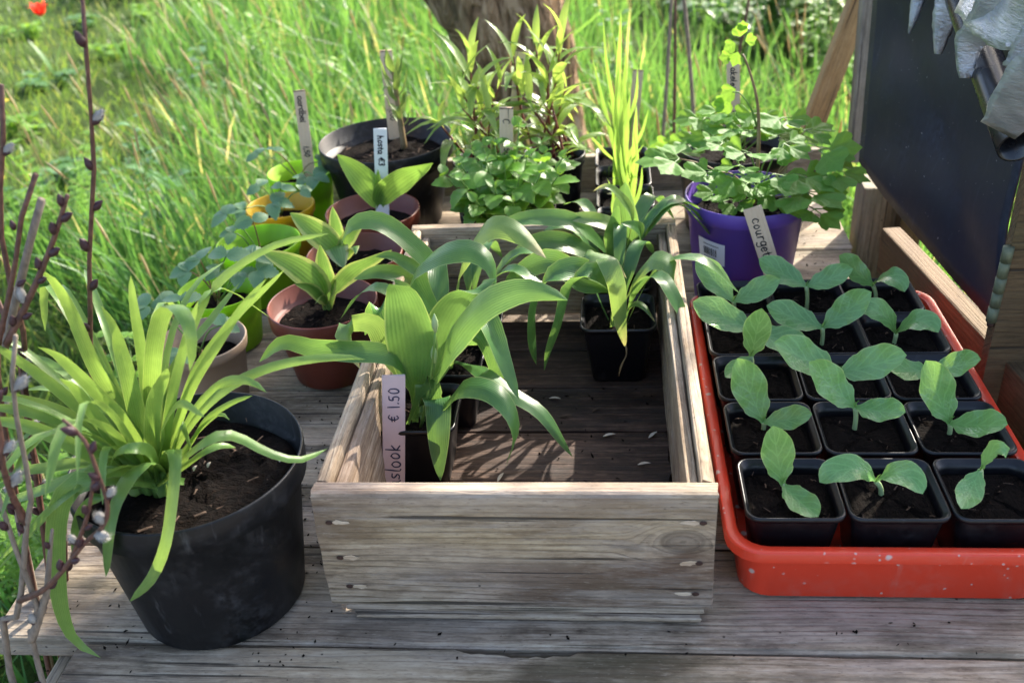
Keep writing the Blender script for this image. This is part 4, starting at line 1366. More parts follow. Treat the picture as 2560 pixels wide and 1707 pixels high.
dleaf([(420, 1050, .235), (480, 1008, .26), (540, 1000, .25), (620, 1040, .225), (690, 1055, .21), (752, 1030, .205)], 0.0066, (0.1, 0.8, 0.4))
dleaf([(420, 1070, .21), (470, 1035, .23), (510, 1022, .23), (542, 1028, .22)], 0.006, (0.1, 0.8, 0.4))
dleaf([(425, 1030, 0, y0), (470, 965, 0, y0), (530, 925, 0, y0), (580, 908, 0, y0)], 0.005, (0.1, 0.6, 0.7))
dleaf([(425, 1060, 0, y0 + .01), (445, 1000, 0, y0), (500, 950, 0, y0), (528, 965, 0, y0)], 0.0045, (0.1, 0.6, 0.7))
dleaf([(350, 930, 0, y0 + .02), (355, 800, 0, y0 + .01), (375, 715, 0, y0), (405, 700, 0, y0 - .02), (432, 745, 0, y0 - .045), (440, 800, 0, y0 - .05), (436, 855, 0, y0 - .05)], 0.0105, C_)
dleaf([(345, 940, 0, y0 + .02), (325, 800, 0, y0 + .03), (308, 700, 0, y0 + .03), (300, 632, 0, y0 + .03)], 0.0075, C_)
dleaf([(330, 1000, 0, y0), (300, 880, 0, y0), (278, 800, 0, y0), (266, 750, 0, y0 - .01)], 0.0115, C_)
dleaf([(320, 960, 0, y0 + .03), (285, 830, 0, y0 + .04), (262, 750, 0, y0 + .05), (232, 702, 0, y0 + .05)], 0.008, C_)
dleaf([(320, 1030, 0, y0 - .02), (280, 960, 0, y0 - .03), (255, 925, 0, y0 - .03), (240, 905, 0, y0 - .04)], 0.0105, C_)
dleaf([(350, 1000, 0, y0 - .02), (355, 920, 0, y0 - .03), (375, 870, 0, y0 - .04), (385, 845, 0, y0 - .05)], 0.0095, C_)
dleaf([(370, 1020, 0, y0 - .02), (372, 980, 0, y0 - .03), (410, 925, 0, y0 - .04), (470, 958, 0, y0 - .06)], 0.0065, (0.1, .7, .5))
dleaf([(390, 1050, 0, y0 - .02), (405, 1000, 0, y0 - .03), (420, 975, 0, y0 - .04), (440, 1030, .21)], 0.0055, (0.2, .7, .5))
dleaf([(345, 1040, .24), (300, 1030, .26), (265, 1045, .25), (255, 1070, .235)], 0.0075, (0.1, .8, .4))
for k in range(20):
    a = g.uniform(math.pi * .35, math.pi * 1.75)
    L = g.uniform(.10, .21)
    dv = np.array((math.cos(a), math.sin(a) * .8, 0))
    b = B0 + dv * .012
    leafobj(dl, [b, b + dv * L * .3 + (0, 0, L * .6), b + dv * L * .7 + (0, 0, L * g.uniform(.7, .95)), b + dv * L * 1.1 + (0, 0, L * g.uniform(.4, .9))], g.uniform(.0035, .0065), 'daylily', prof='strap', n=12, m=2, fold=.3)
for k in range(9):
    a = k * 0.7
    b = B0 + np.array((math.cos(a) * .014, math.sin(a) * .010, -.004))
    stem(dl, [b, b + (math.cos(a) * .003, math.sin(a) * .003, .02), b + (math.cos(a) * .01, math.sin(a) * .01, .045)], [.0042, .0038, .003], 'stem_green', 'leaf_base', n=4)

# ------------------------------------------------------------------ hostas in terracotta coloured pots
def hosta(label, cx, cy, r, h, foot, leaves, seed, mat='hosta_edge'):
    t = thing('potted_hosta', label, 'hosta', (cx, cy, 0), 'hostas in terracotta coloured pots')
    round_pot(t, r, h, 'terra', 0.70, 0.026, 0.004)
    add_soil(t, circ(r - 0.0105), h - 0.026, seed, 0.004, 18, 0.0035)
    b = at(*foot, h - 0.024)
    for k, (tp, mids, w, Y, side, tw) in enumerate(leaves):
        e = at(*tp, Y=cy + Y)
        n_ = len(mids)
        P = [b + ((k % 3 - 1) * .003, -.002, -.004)] + [at(*q, Y=b[1] + (cy + Y - b[1]) * (i + 1) / (n_ + 1)) for i, q in enumerate(mids)] + [e]
        leafobj(t, P, w, mat, prof='hosta', n=16, m=4, fold=0.30, side=side, wave=0.07, ph=k * 2, twist=tw)
    V, F, U = tube([b - (0, 0, .008), b + (0, 0, .008), b + (0, 0, .024)], [.007, .0065, .004], 4, 9)
    put('crown', mk('crown', V, F, U), M['stem_green'], t)
    return t


hosta('hosta with cream edged leaves in terracotta coloured pot, nearest the daylily', -0.301, 0.470, 0.0765, 0.114, Z1(1010, 1000), [
    (Z1(610, 668), [Z1(965, 890), Z1(830, 760)], 0.019, -.03, (0.75, 0.35, 0.5), 0), (Z1(965, 632), [Z1(1015, 880), Z1(985, 750)], 0.0125, 0.0, C_, 0),
    (Z1(1400, 662), [Z1(1060, 890), Z1(1170, 770)], 0.016, 0.01, (0.5, 0.4, -0.5), 0), (Z1(812, 868), [Z1(965, 950), Z1(900, 890)], 0.0085, -.03, (0.5, 0.5, 0.5), 0),
    (Z1(935, 990), [Z1(990, 965), Z1(960, 950)], 0.006, -.03, (0.5, 0.5, 0.5), 0)], 31)
hosta('hosta in terracotta coloured pot, middle one of the three beside the crate', -0.290, 0.628, 0.0735, 0.112, Z1(1090, 745), [
    (Z1(785, 440), [Z1(1060, 660), Z1(930, 540)], 0.020, -.02, (0.75, 0.35, 0.4), 0), (Z1(1040, 402), [Z1(1080, 640), Z1(1060, 520)], 0.0115, 0.01, C_, 0),
    (Z1(1235, 465), [Z1(1100, 650), Z1(1150, 560)], 0.0125, 0.0, (0.6, 0.4, -0.5), 0), (Z1(1110, 772), [Z1(1060, 640), Z1(1080, 690)], 0.017, -.05, (0.9, 0.1, 0.2), 0),
    (Z1(1180, 690), [Z1(1130, 680), Z1(1175, 640)], 0.0095, -.04, (0.9, 0.1, 0.2), 0)], 32)
hosta('two leaved plain green hosta in terracotta coloured pot with white stake', -0.293, 0.784, 0.078, 0.115, Z1(1325, 470), [
    (Z1(1068, 88), [Z1(1305, 350), Z1(1200, 210)], 0.021, -.01, (0.75, 0.3, 0.5), 0), (Z1(1645, 140), [Z1(1340, 340), Z1(1450, 230)], 0.023, -.02, (0.6, 0.3, -0.6), 0),
    (Z1(1315, 178), [Z1(1318, 360), Z1(1318, 270)], 0.0075, -.01, C_, 0)], 33, 'hosta')

# ------------------------------------------------------------------ strawberries
SL = toothed('strawberry_leaflet', 'strawberry', 0.42, 14, 0.20, 0.12, 0.08)
SL2 = toothed('strawberry_leaflet', 'strawberry', 0.40, 14, 0.20, 0.25, 0.22)


def trifoliate(t, foot, pos, d, up, size, g):
    pos, d, up = np.asarray(pos), N(d), N(up)
    m = (foot + pos) / 2 + np.array((0, 0, 0.012))
    st = stem(t, [foot, m, pos], [0.0014, 0.0012, 0.001], 'stem_brown' if g.random() < .3 else 'stem_green', 'leaf_stalk', n=6, seg=5)
    sd_ = N(np.cross(d, up))
    for dd in (d, N(d * 0.35 + sd_), N(d * 0.35 - sd_)):
        o = inst('leaflet', SL if g.random() < .5 else SL2, st, fr(pos, dd, N(up + g.normal(0, .15, 3)), size * g.uniform(.9, 1.08)))


def strawberry(label, cx, cy, r, h, mat, leaves, seed, base=0.76, lip=0.016):
    t = thing('potted_strawberry', label, 'strawberry', (cx, cy, 0), 'strawberry plants in small coloured pots')
    round_pot(t, r, h, mat, base, lip, 0.003)
    add_soil(t, circ(r - 0.0095), h - 0.030, seed, 0.004, 14, 0.003)
    g = np.random.default_rng(seed + 70)
    f0 = np.array((cx - 0.004, cy, h - 0.028))
    V, F, U = tube([f0 - (0, 0, .004), f0 + (0, 0, .006), f0 + (0, 0, .012)], [.005, .0045, .002], 3, 7)
    put('crown', mk('crown', V, F, U), M['stem_brown'], t)
    for (p, z, size, az) in leaves:
        pos = at(*p, z)
        d = np.array((math.cos(R(az)), math.sin(R(az)), -0.1))
        trifoliate(t, f0 + np.append(g.normal(0, .003, 2), .008), pos, d, (0.1, -0.35, 1), size * .80, g)
    return t


strawberry('strawberry in taupe pot right behind the daylily', -0.452, 0.396, 0.0605, 0.100, 'taupe', [
    (Z1(375, 1115), .135, .034, 60), (Z1(120, 965), .16, .036, 100), (Z1(20, 975), .15, .032, 150), (Z1(125, 1290), .115, .028, 250), (Z1(-80, 1000), .15, .034, 190)], 41)
strawberry('strawberry with the most leaves, lime green pot behind the taupe pot', -0.482, 0.554, 0.0625, 0.092, 'lime', [
    (Z1(400, 700), .165, .042, 90), (Z1(240, 720), .15, .040, 150), (Z1(170, 790), .14, .036, 190), (Z1(480, 800), .135, .040, 280), (Z1(560, 690), .16, .038, 60), (Z1(590, 790), .14, .040, -10), (Z1(360, 790), .13, .03, 230)], 42)
strawberry('strawberry in lime green pot just in front of the yellow pot', -0.466, 0.703, 0.0675, 0.100, 'lime', [
    (Z1(560, 490), .17, .036, 120), (Z1(400, 450), .16, .036, 160), (Z1(440, 560), .125, .030, 190)], 43)
strawberry('strawberry in the yellow pot', -0.478, 0.868, 0.060, 0.092, 'yellow', [
    (Z1(680, 380), .14, .044, 0), (Z1(600, 280), .16, .032, 150), (Z1(730, 290), .16, .032, 80), (Z1(850, 305), .14, .030, 40), (Z1(500, 420), .12, .034, 190)], 44)
strawberry('strawberry in lime green pot beside the large black pot, with a name stake', -0.478, 1.010, 0.0625, 0.100, 'lime', [
    (Z1(590, 85), .16, .030, 150), (Z1(680, 60), .17, .028, 90), (Z1(930, 220), .125, .040, -20), (Z1(880, 230), .12, .032, 250), (Z1(960, 130), .13, .030, 30)], 45)
# the white flakes and straw on the soil stay with their pots

# ------------------------------------------------------------------ lily in the large black pot
lp = thing('potted_lily', 'large black pot with a single lily shoot, at the back left', 'potted plant', (-0.306, 1.000, 0))
round_pot(lp, 0.122, 0.160, 'black', 0.72, 0.030, 0.004, 72)
add_soil(lp, circ(0.111), 0.126, 51, 0.006, 50, 0.005)
lf = at(*ZT(1210, 935), 0.132)
top = at(*ZT(1120, 330), Y=lf[1])
mid_ = at(*ZT(1165, 640), Y=lf[1])
lsm = stem(lp, [lf - (0, 0, .01), mid_, top], [.0062, .0052, .003], 'stem_brown', n=8, seg=9)
g = np.random.default_rng(5)
for k in range(16):
    f = 0.25 + 0.75 * k / 15
    p = np.array(lf) * (1 - f) + np.array(top) * f if f > .5 else np.array(lf) * (1 - 2 * f) + np.array(mid_) * 2 * f
    p = crom([lf, mid_, top], 20)[int(f * 20)]
    a = k * 2.4
    L = 0.028 + 0.05 * f * (1.15 - f)
    dv = np.array((math.cos(a), math.sin(a), 0))
    leafobj(lp, [p, p + dv * L * .35 + (0, 0, L * .35), p + dv * L * .5 + (0, 0, L * .8), p + dv * L * (.55 if f > .6 else .9) + (0, 0, L * (1.25 if f > .6 else .7))], .0075 * (.6 + .4 * f), 'lily', prof='lance', n=8, m=2, fold=.35)

# ------------------------------------------------------------------ lemon balm
ML = [toothed('balm_leaf', 'mint', 0.42, 10, 0.10, 0.18, d_) for d_ in (0.05, 0.2, 0.35)]
bm_ = thing('potted_lemon_balm', 'bushy lemon balm with toothed leaves in black pot behind the crate', 'lemon balm', (-0.070, 0.800, 0))
round_pot(bm_, 0.080, 0.105, 'black', 0.74, 0.02)
add_soil(bm_, circ(0.072), 0.088, 61, 0.004, 30)
g = np.random.default_rng(8)
ntot = 0
for k in range(30):
    a = k * 2.399
    rr = 0.062 * math.sqrt((k + .5) / 30)
    b = np.array((-0.070 + rr * math.cos(a), 0.80 + rr * math.sin(a), 0.088))
    out = rr / .062
    hgt = g.uniform(.06, .105) + .035 * (1 - out)
    if k in (3, 9, 14):
        hgt += .035
    dv = np.array((math.cos(a), math.sin(a), 0)) * out * g.uniform(.035, .06)
    tp = b + dv + (0, 0, hgt)
    C3 = [b, b + dv * .3 + (0, 0, hgt * .5), tp]
    st = stem(bm_, C3, [.0016, .0014, .001], 'stem_green', n=6, seg=5)
    pth = crom(C3, 20)
    npair = 4
    for q in range(npair):
        f = 0.3 + 0.7 * q / (npair - 1)
        p = pth[int(f * 20)]
        ang = a + (q % 2) * math.pi / 2 + g.normal(0, .2)
        L = g.uniform(.030, .043) * (1.1 - .55 * f if q == npair - 1 else 1.05)
        for s in (0, math.pi):
            dd = np.array((math.cos(ang + s), math.sin(ang + s), g.uniform(-.25, .45) + (.7 if q == npair - 1 else 0)))
            inst('leaf', ML[int(g.integers(3))], bm_, fr(p, dd, N((g.normal(0, .2), g.normal(-.2, .2), 1)), L))
            ntot += 1

# ------------------------------------------------------------------ willow leaved perennials on red stems
LLs = []
for dr in (0.05, 0.35, 0.7):
    V, F, U = blade([(0, 0, 0), (0, .35, .12 - .1 * dr), (0, .7, .16 - .35 * dr), (0, 1 - .12 * dr, .12 - .75 * dr)], 0.078, 'lance', 8, 1, .35, side=(1, 0, 0))
    me = mk('narrow_leaf', V, F, U)
    me.materials.append(M['lance'])
    LLs.append(me)


def perennial(label, cx, cy, r, h, stems_, seed):
    t = thing('potted_perennial', label, 'perennial', (cx, cy, 0), 'narrow leaved perennials at the back of the table')
    round_pot(t, r, h, 'black', 0.74, 0.018)
    add_soil(t, circ(r - .007), h - .016, seed, .004, 30)
    g = np.random.default_rng(seed)
    for (tx, ty, Y, nl) in stems_:
        e = at(tx, ty, Y=cy + Y)
        b = np.array((cx + g.uniform(-.6, .6) * r, cy + g.uniform(-.6, .6) * r, h - .016))
        mid_ = (b + e) / 2 + np.append(g.normal(0, .006, 2), 0)
        C3 = [b, mid_, e]
        st = stem(t, C3, [.0027, .0022, .0012], 'stem_red', n=8, seg=6)
        pth = crom(C3, 40)
        H = np.linalg.norm(e - b)
        nl = int(nl * .8)
        for q in range(nl):
            f = .12 + .88 * q / (nl - 1)
            p = pth[int(f * 40)]
            a = q * 2.4 + g.normal(0, .3)
            up_ = .25 + .9 * max(0, f - .55) / .45 * 1.3
            dd = np.array((math.cos(a), math.sin(a), up_))
            L = (.062 + .045 * math.sin(math.pi * min(1, f * .9))) * g.uniform(.75, 1.25)
            v_ = 0 if f > .85 else int(g.integers(3))
            inst('leaf', LLs[v_], t, fr(p, dd, (0, 0, 1) if up_ < 1.2 else -dd * 0 + N((-math.cos(a), -math.sin(a), .6)), L))
    return t


perennial('tall red stemmed narrow leaved plant in black pot beside the large black pot', -0.118, 0.985, 0.066, 0.120, [
    (1078, 130, 0.0, 17), (1045, 190, -.02, 13), (1118, 215, .02, 13), (1150, 190, .03, 13), (1062, 250, -.04, 10), (1125, 270, -.04, 9), (1010, 285, -.02, 8)], 71)
perennial('tallest red stemmed narrow leaved plant in black pot beside the iris row', 0.000, 0.998, 0.056, 0.125, [
    (1225, 95, 0.02, 17), (1180, 130, .03, 14), (1290, 85, 0.0, 17), (1260, 150, -.02, 13), (1200, 220, -.03, 11), (1300, 200, .03, 11), (1250, 240, -.04, 9)], 72)

# ------------------------------------------------------------------ irises in the row of square pots
def iris(label, cx, cy, lv, seed):
    t = thing('potted_iris', label, 'iris', (cx, cy, 0), 'row of irises behind the crate')
    square_pot(t, 0.049, 0.092)
    square_soil(t, 0.0415, 0.076, seed)
    g = np.random.default_rng(seed + 5)
    for (bx, by, tx, ty, w) in lv:
        b = np.array((cx + g.normal(0, .008), cy + g.normal(0, .006), .072))
        e = at(tx, ty, Y=cy + g.normal(0, .02))
        m1 = b * .6 + e * .4 + np.array((g.normal(0, .004), g.normal(0, .004), 0))
        leafobj(t, [b, m1, b * .3 + e * .7 + np.array((g.normal(0, .005), 0, 0)), e], w, 'iris', prof='blade', n=12, m=2, fold=.12, side=N((1, g.normal(0, .4), 0)))
    for q in range(2):
        b = np.array((cx + g.normal(0, .02), cy + g.normal(0, .02), .074))
        leafobj(t, [b, b + (g.normal(0, .012), -.004, .02), b + (g.normal(0, .025), -.008, .026)], .0022, 'ramson_old', 'dry_leaf', prof='lance', n=5, m=1)
    return t


iris('iris in square black pot, nearest the crate in the row of four', 0.1255, 0.776, [(0, 0, 1455, 300, .0035), (0, 0, 1425, 330, .004), (0, 0, 1475, 380, .0035), (0, 0, 1395, 410, .003)], 1)
iris('iris in square black pot, second from the crate in the row of four', 0.124, 0.868, [(0, 0, 1448, 215, .0065), (0, 0, 1462, 240, .006), (0, 0, 1415, 290, .0045), (0, 0, 1480, 330, .004), (0, 0, 1430, 190, .005)], 2)
iris('tallest iris in square black pot, third from the crate in the row of four', 0.1225, 0.962, [(0, 0, 1427, 20, .0060), (0, 0, 1405, 60, .0055), (0, 0, 1440, 110, .0055), (0, 0, 1360, 130, .004), (0, 0, 1465, 150, .0045), (0, 0, 1395, 230, .005), (0, 0, 1490, 250, .004)], 3)
iris('iris in square black pot, farthest from the crate in the row of four', 0.1215, 1.058, [(0, 0, 1385, 40, .004), (0, 0, 1418, 90, .0045), (0, 0, 1370, 260, .004), (0, 0, 1475, 120, .004), (0, 0, 1345, 300, .0035)], 4)

# ------------------------------------------------------------------ columbines
def fan_leaf(name, lobes=3, depth=.24):
    V, U = [(0, 0, 0)], [(.5, 0)]
    n = 20
    for rr in (.55, 1.0):
        for i in range(n + 1):
            a = R(-78 + 156 * i / n)
            q = 1 - depth * (0.5 - 0.5 * math.cos(a / R(78) * math.pi * lobes)) * (1 if rr == 1 else .35)
            q *= 1 + (.03 * math.cos(a * 17) if rr == 1 else 0)
            q *= .86 + .14 * math.cos(a)
            x, y = rr * q * math.sin(a) * .70, rr * q * (math.cos(a) * .72 + .28)
            V.append((x, y, .08 * abs(x) * 2 - .10 * y * y + .03 * math.cos(a * 6)))
            U.append((.5 + x * .6, y))
    k = n + 1
    F = [(0, i + 2, i + 1) for i in range(n)] + [(1 + i, 2 + i, 2 + k + i, 1 + k + i) for i in range(n)]
    F = [f[::-1] for f in F[:n]] + [f[::-1] for f in F[n:]]
    me = mk(name, V, F, U)
    bm = bmesh.new()
    bm.from_mesh(me)
    bmesh.ops.recalc_face_normals(bm, faces=bm.faces)
    bm.to_mesh(me)
    bm.free()
    me.materials.append(M['columbine'])
    return me


FL = [fan_leaf('columbine_leaflet', 3, .17), fan_leaf('columbine_leaflet', 3, .22)]


def col_leaf(t, foot, pos, size, g, up=(0, -.4, 1), red=False):
    pos = np.asarray(pos)
    h = N((pos[0] - foot[0], pos[1] - foot[1], 0))
    m = foot * .45 + pos * .55 + np.array((0, 0, .018))
    st = stem(t, [foot, m, pos], [.0016, .0013, .001], 'stem_brown' if red else 'stem_green', 'leaf_stalk', n=7, seg=5)
    sd_ = np.array((-h[1], h[0], 0))
    for dd in (h, h * .4 + sd_, h * .4 - sd_):
        dd = N(dd + (0, 0, g.uniform(-.35, .15)))
        q = pos + dd * size * .35
        V, F, U = tube([pos, q], [.0009, .0008], 2, 4, False)
        put('leaflet_stalk', mk('ls', V, F, U), M['stem_green'], st)
        inst('leaflet', FL[int(g.integers(2))], st, fr(q, dd, N(np.array(up) + g.normal(0, .25, 3)), size * g.uniform(.88, 1.22)))


PC = np.array((0.298, 0.677))
pu = thing('potted_columbine', 'purple pot with barcode sticker and tall shooting columbine', 'columbine', (*PC, 0), 'columbines at the back right')
round_pot(pu, 0.0895, 0.172, 'purple', 0.78, 0.024, 0.003, 72)
add_soil(pu, circ(0.081), 0.143, 81, .005, 60)
g = np.random.default_rng(12)
f0 = np.array((*at(1735, 475, .146)[:2], .146))
for (x, y, z, s, rd) in ((1690, 400, .22, .038, 0), (1640, 395, .215, .034, 1), (1560, 365, .22, .042, 1), (1720, 420, .20, .034, 0), (1780, 400, .215, .036, 0), (1800, 330, .25, .030, 0), (1850, 300, .25, .036, 1), (1880, 345, .235, .040, 1),
                         (1830, 400, .215, .044, 0), (1850, 440, .20, .046, 1), (1790, 440, .19, .036, 0), (1745, 430, .19, .034, 0), (1655, 440, .175, .030, 0), (1690, 460, .17, .026, 0), (1720, 350, .24, .030, 0), (1660, 330, .245, .030, 0), (1915, 390, .215, .038, 1), (1870, 480, .18, .036, 1), (1770, 350, .235, .03, 0), (1700, 380, .22, .03, 0)):
    col_leaf(pu, f0 + np.append(g.normal(0, .006, 2), 0), at(x, y, z), s, g, red=rd)
Yp = f0[1]
fs = [f0, at(1742, 340, Y=Yp), at(1740, 240, Y=Yp), at(1722, 165, Y=Yp), at(1706, 125, Y=Yp)]
fst = stem(pu, fs, [.0036, .003, .0026, .002, .0014], 'stem_brown', 'flower_stalk', n=16, seg=8)
for (x, y, s, az) in ((1700, 85, .020, 100), (1690, 100, .018, 200), (1712, 95, .016, 20), (1695, 120, .020, 250), (1680, 130, .018, 180), (1705, 70, .014, 90), (1690, 205, .024, 200), (1675, 225, .026, 230), (1668, 240, .022, 170)):
    p = at(x, y, Y=Yp)
    inst('bud_leaf', FL[0], fst, fr(p, (math.cos(R(az)), -.3, math.sin(R(az))), (0, -1, .3), s))
stem(pu, [at(1738, 290, Y=Yp), at(1725, 250, Y=Yp - .01), at(1700, 215, Y=Yp - .01), at(1682, 212, Y=Yp - .01)], [.0018, .0015, .0013, .001], 'stem_green', 'side_stalk', n=8, seg=6)
# barcode sticker bent round the purple pot
def on_pot(a, z, out=.0006):
    rb, rt = 0.0895 * .78, 0.0895 - .003
    r_ = rb + (rt - rb) * z / .148 + out
    return (PC[0] + r_ * math.sin(a), PC[1] - r_ * math.cos(a), z)


def patch(a0, a1, z0, z1, out, nx=6, skew=.10):
    V = []
    for j in range(4):
        for i in range(nx + 1):
            a = a0 + (a1 - a0) * i / nx
            z = z0 + (z1 - z0) * j / 3 - skew * (a - R(-40)) * .06
            V.append(on_pot(a, z, out))
    return np.array(V), [(j * (nx + 1) + i, j * (nx + 1) + i + 1, (j + 1) * (nx + 1) + i + 1, (j + 1) * (nx + 1) + i) for j in range(3) for i in range(nx)], None


V, F, U = patch(R(-58), R(-26), .088, .124, .0005)
stk = put('barcode_sticker', mk('sticker', V, F), M['sticker'], pu)
L = []
aa = -50.5
g = np.random.default_rng(4)
while aa < -35.5:
    wv = g.choice([.35, .5, .8])
    L.append(patch(R(aa), R(aa + wv), .100, .1125, .0009, 1))
    aa += wv + g.choice([.35, .55, .8])
for z0_, a0_, a1_ in ((.1165, -51, -33), (.0955, -51, -36), (.0925, -49, -40)):
    aa = a0_
    while aa < a1_:
        L.append(patch(R(aa), R(aa + .7), z0_, z0_ + .0016, .0009, 1))
        aa += 1.1
V, F, U = join(L)
put('barcode', mk('barcode', V, F, smooth=False), M['ink'], stk, kind='stuff')

bk = thing('potted_columbine', 'black pot with columbine behind the purple pot', 'columbine', (0.312, 0.945, 0), 'columbines at the back right')
round_pot(bk, 0.098, 0.150, 'black', 0.80, 0.026, 0.003, 64)
add_soil(bk, circ(0.089), 0.124, 82, .005, 40)
g = np.random.default_rng(13)
f0 = np.array((0.312, 0.945, .126))
for (x, y, z, s, rd) in ((1590, 330, .21, .034, 0), (1620, 270, .24, .032, 1), (1680, 290, .235, .030, 0), (1640, 310, .225, .030, 0), (1720, 300, .23, .03, 0), (1760, 290, .235, .032, 0), (1800, 270, .245, .034, 1), (1700, 260, .25, .026, 0), (1560, 345, .2, .036, 0), (1660, 255, .25, .028, 0), (1790, 310, .22, .03, 0), (1610, 310, .22, .03, 1), (1830, 300, .22, .032, 0), (1740, 260, .25, .03, 0)):
    col_leaf(bk, f0 + np.append(g.normal(0, .008, 2), 0), at(x, y, z), s, g, red=rd)

# ------------------------------------------------------------------ name stakes with handwriting
G = {
    'a': (.62, [[(.52, .5), (.3, .62), (.08, .45), (.08, .15), (.3, .02), (.5, .2), (.54, .6), (.52, .15), (.62, .02)]]),
    'b': (.6, [[(.1, 1), (.08, .05)], [(.08, .4), (.3, .58), (.52, .42), (.48, .12), (.28, .02), (.08, .1)]]),
    'c': (.55, [[(.5, .52), (.3, .62), (.1, .42), (.1, .18), (.28, .03), (.5, .12)]]),
    'd': (.62, [[(.52, .48), (.3, .6), (.08, .4), (.1, .12), (.3, .03), (.52, .2)], [(.56, 1.02), (.52, .2), (.6, .02)]]),
    'e': (.55, [[(.1, .32), (.48, .38), (.42, .58), (.22, .6), (.08, .36), (.14, .1), (.32, .03), (.52, .14)]]),
    'g': (.6, [[(.5, .5), (.3, .62), (.1, .45), (.12, .2), (.32, .1), (.5, .28), (.53, .6), (.5, -.15), (.32, -.32), (.1, -.22)]]),
    'h': (.58, [[(.12, 1), (.08, .02)], [(.09, .35), (.3, .58), (.46, .45), (.46, .15), (.56, .02)]]),
    'i': (.25, [[(.12, .58), (.1, .12), (.2, .02)], [(.13, .8), (.15, .84)]]),
    'k': (.55, [[(.12, 1), (.08, .02)], [(.46, .6), (.1, .28), (.5, .02)]]),
    'l': (.28, [[(.14, 1), (.1, .15), (.22, .02)]]),
    'm': (.8, [[(.1, .58), (.08, .02)], [(.09, .4), (.25, .58), (.38, .45), (.38, .02)], [(.38, .42), (.55, .58), (.68, .45), (.7, .02)]]),
    'n': (.58, [[(.1, .58), (.08, .02)], [(.09, .38), (.3, .6), (.46, .45), (.48, .02)]]),
    'o': (.58, [[(.3, .6), (.1, .42), (.12, .12), (.3, .02), (.5, .2), (.48, .48), (.3, .6)]]),
    'r': (.45, [[(.1, .58), (.08, .02)], [(.09, .36), (.25, .56), (.44, .54)]]),
    's': (.48, [[(.44, .56), (.22, .6), (.1, .45), (.25, .32), (.42, .2), (.3, .04), (.06, .08)]]),
    't': (.42, [[(.2, .9), (.18, .12), (.36, .02)], [(.04, .6), (.4, .64)]]),
    'u': (.6, [[(.1, .58), (.1, .2), (.25, .03), (.45, .2), (.48, .6), (.48, .1), (.58, .02)]]),
    'C': (.7, [[(.62, .85), (.4, 1), (.12, .75), (.1, .3), (.3, .02), (.6, .12)]]),
    '0': (.6, [[(.32, .95), (.1, .65), (.12, .2), (.34, .03), (.55, .3), (.52, .75), (.32, .95)]]),
    '1': (.3, [[(.16, .95), (.14, .02)]]),
    '3': (.55, [[(.1, .88), (.35, .95), (.45, .72), (.22, .52), (.48, .35), (.38, .05), (.08, .08)]]),
    '5': (.58, [[(.5, .92), (.16, .9), (.12, .55), (.38, .56), (.5, .3), (.34, .04), (.08, .1)]]),
    '8': (.55, [[(.45, .85), (.25, .95), (.12, .75), (.42, .35), (.3, .03), (.1, .2), (.42, .7), (.45, .85)]]),
    '€': (.75, [[(.68, .85), (.45, .95), (.22, .7), (.2, .3), (.42, .04), (.66, .14)], [(.04, .58), (.5, .62)], [(.02, .38), (.46, .42)]]),
    '.': (.22, [[(.1, .03), (.13, .06)]]),
    ',': (.22, [[(.13, .08), (.06, -.12)]]),
    ' ': (.4, []),
}


def writing(text, org, xd, yd, nd, h, lw, out):
    """pen strokes as thin raised ribbons"""
    L = []
    cx = 0.0
    gg = random.Random(len(text) * 7 + ord(text[0]))
    for ch in text:
        adv, strokes = G[ch]
        sl, sc_, bl_ = gg.uniform(.02, .16), gg.uniform(.92, 1.08), gg.uniform(-.04, .04)
        for s in strokes:
            P = crom([(cx + a[0] * sc_ + a[1] * sl + gg.uniform(-.02, .02), a[1] * sc_ + bl_ + gg.uniform(-.02, .02), 0) for a in s], max(2, 4 * (len(s) - 1)))[:, :2] * h
            T = np.gradient(P, axis=0)
            T /= np.linalg.norm(T, axis=1)[:, None] + 1e-9
            Nn = np.stack([-T[:, 1], T[:, 0]], 1) * lw * (0.75 + 0.4 * np.abs(np.sin(np.linspace(0, 3 + gg.random(), len(P)))))[:, None]
            A, Bq = P + Nn, P - Nn
            A[0] -= T[0] * lw
            Bq[0] -= T[0] * lw
            A[-1] += T[-1] * lw
            Bq[-1] += T[-1] * lw
            Q = np.empty((len(P) * 2, 2))
            Q[0::2], Q[1::2] = A, Bq
            V = org + Q[:, :1] * xd + Q[:, 1:] * yd + nd * out
            L.append((V, [(2 * i, 2 * i + 1, 2 * i + 3, 2 * i + 2) for i in range(len(P) - 1)], None))
        cx += adv + .12
    return L


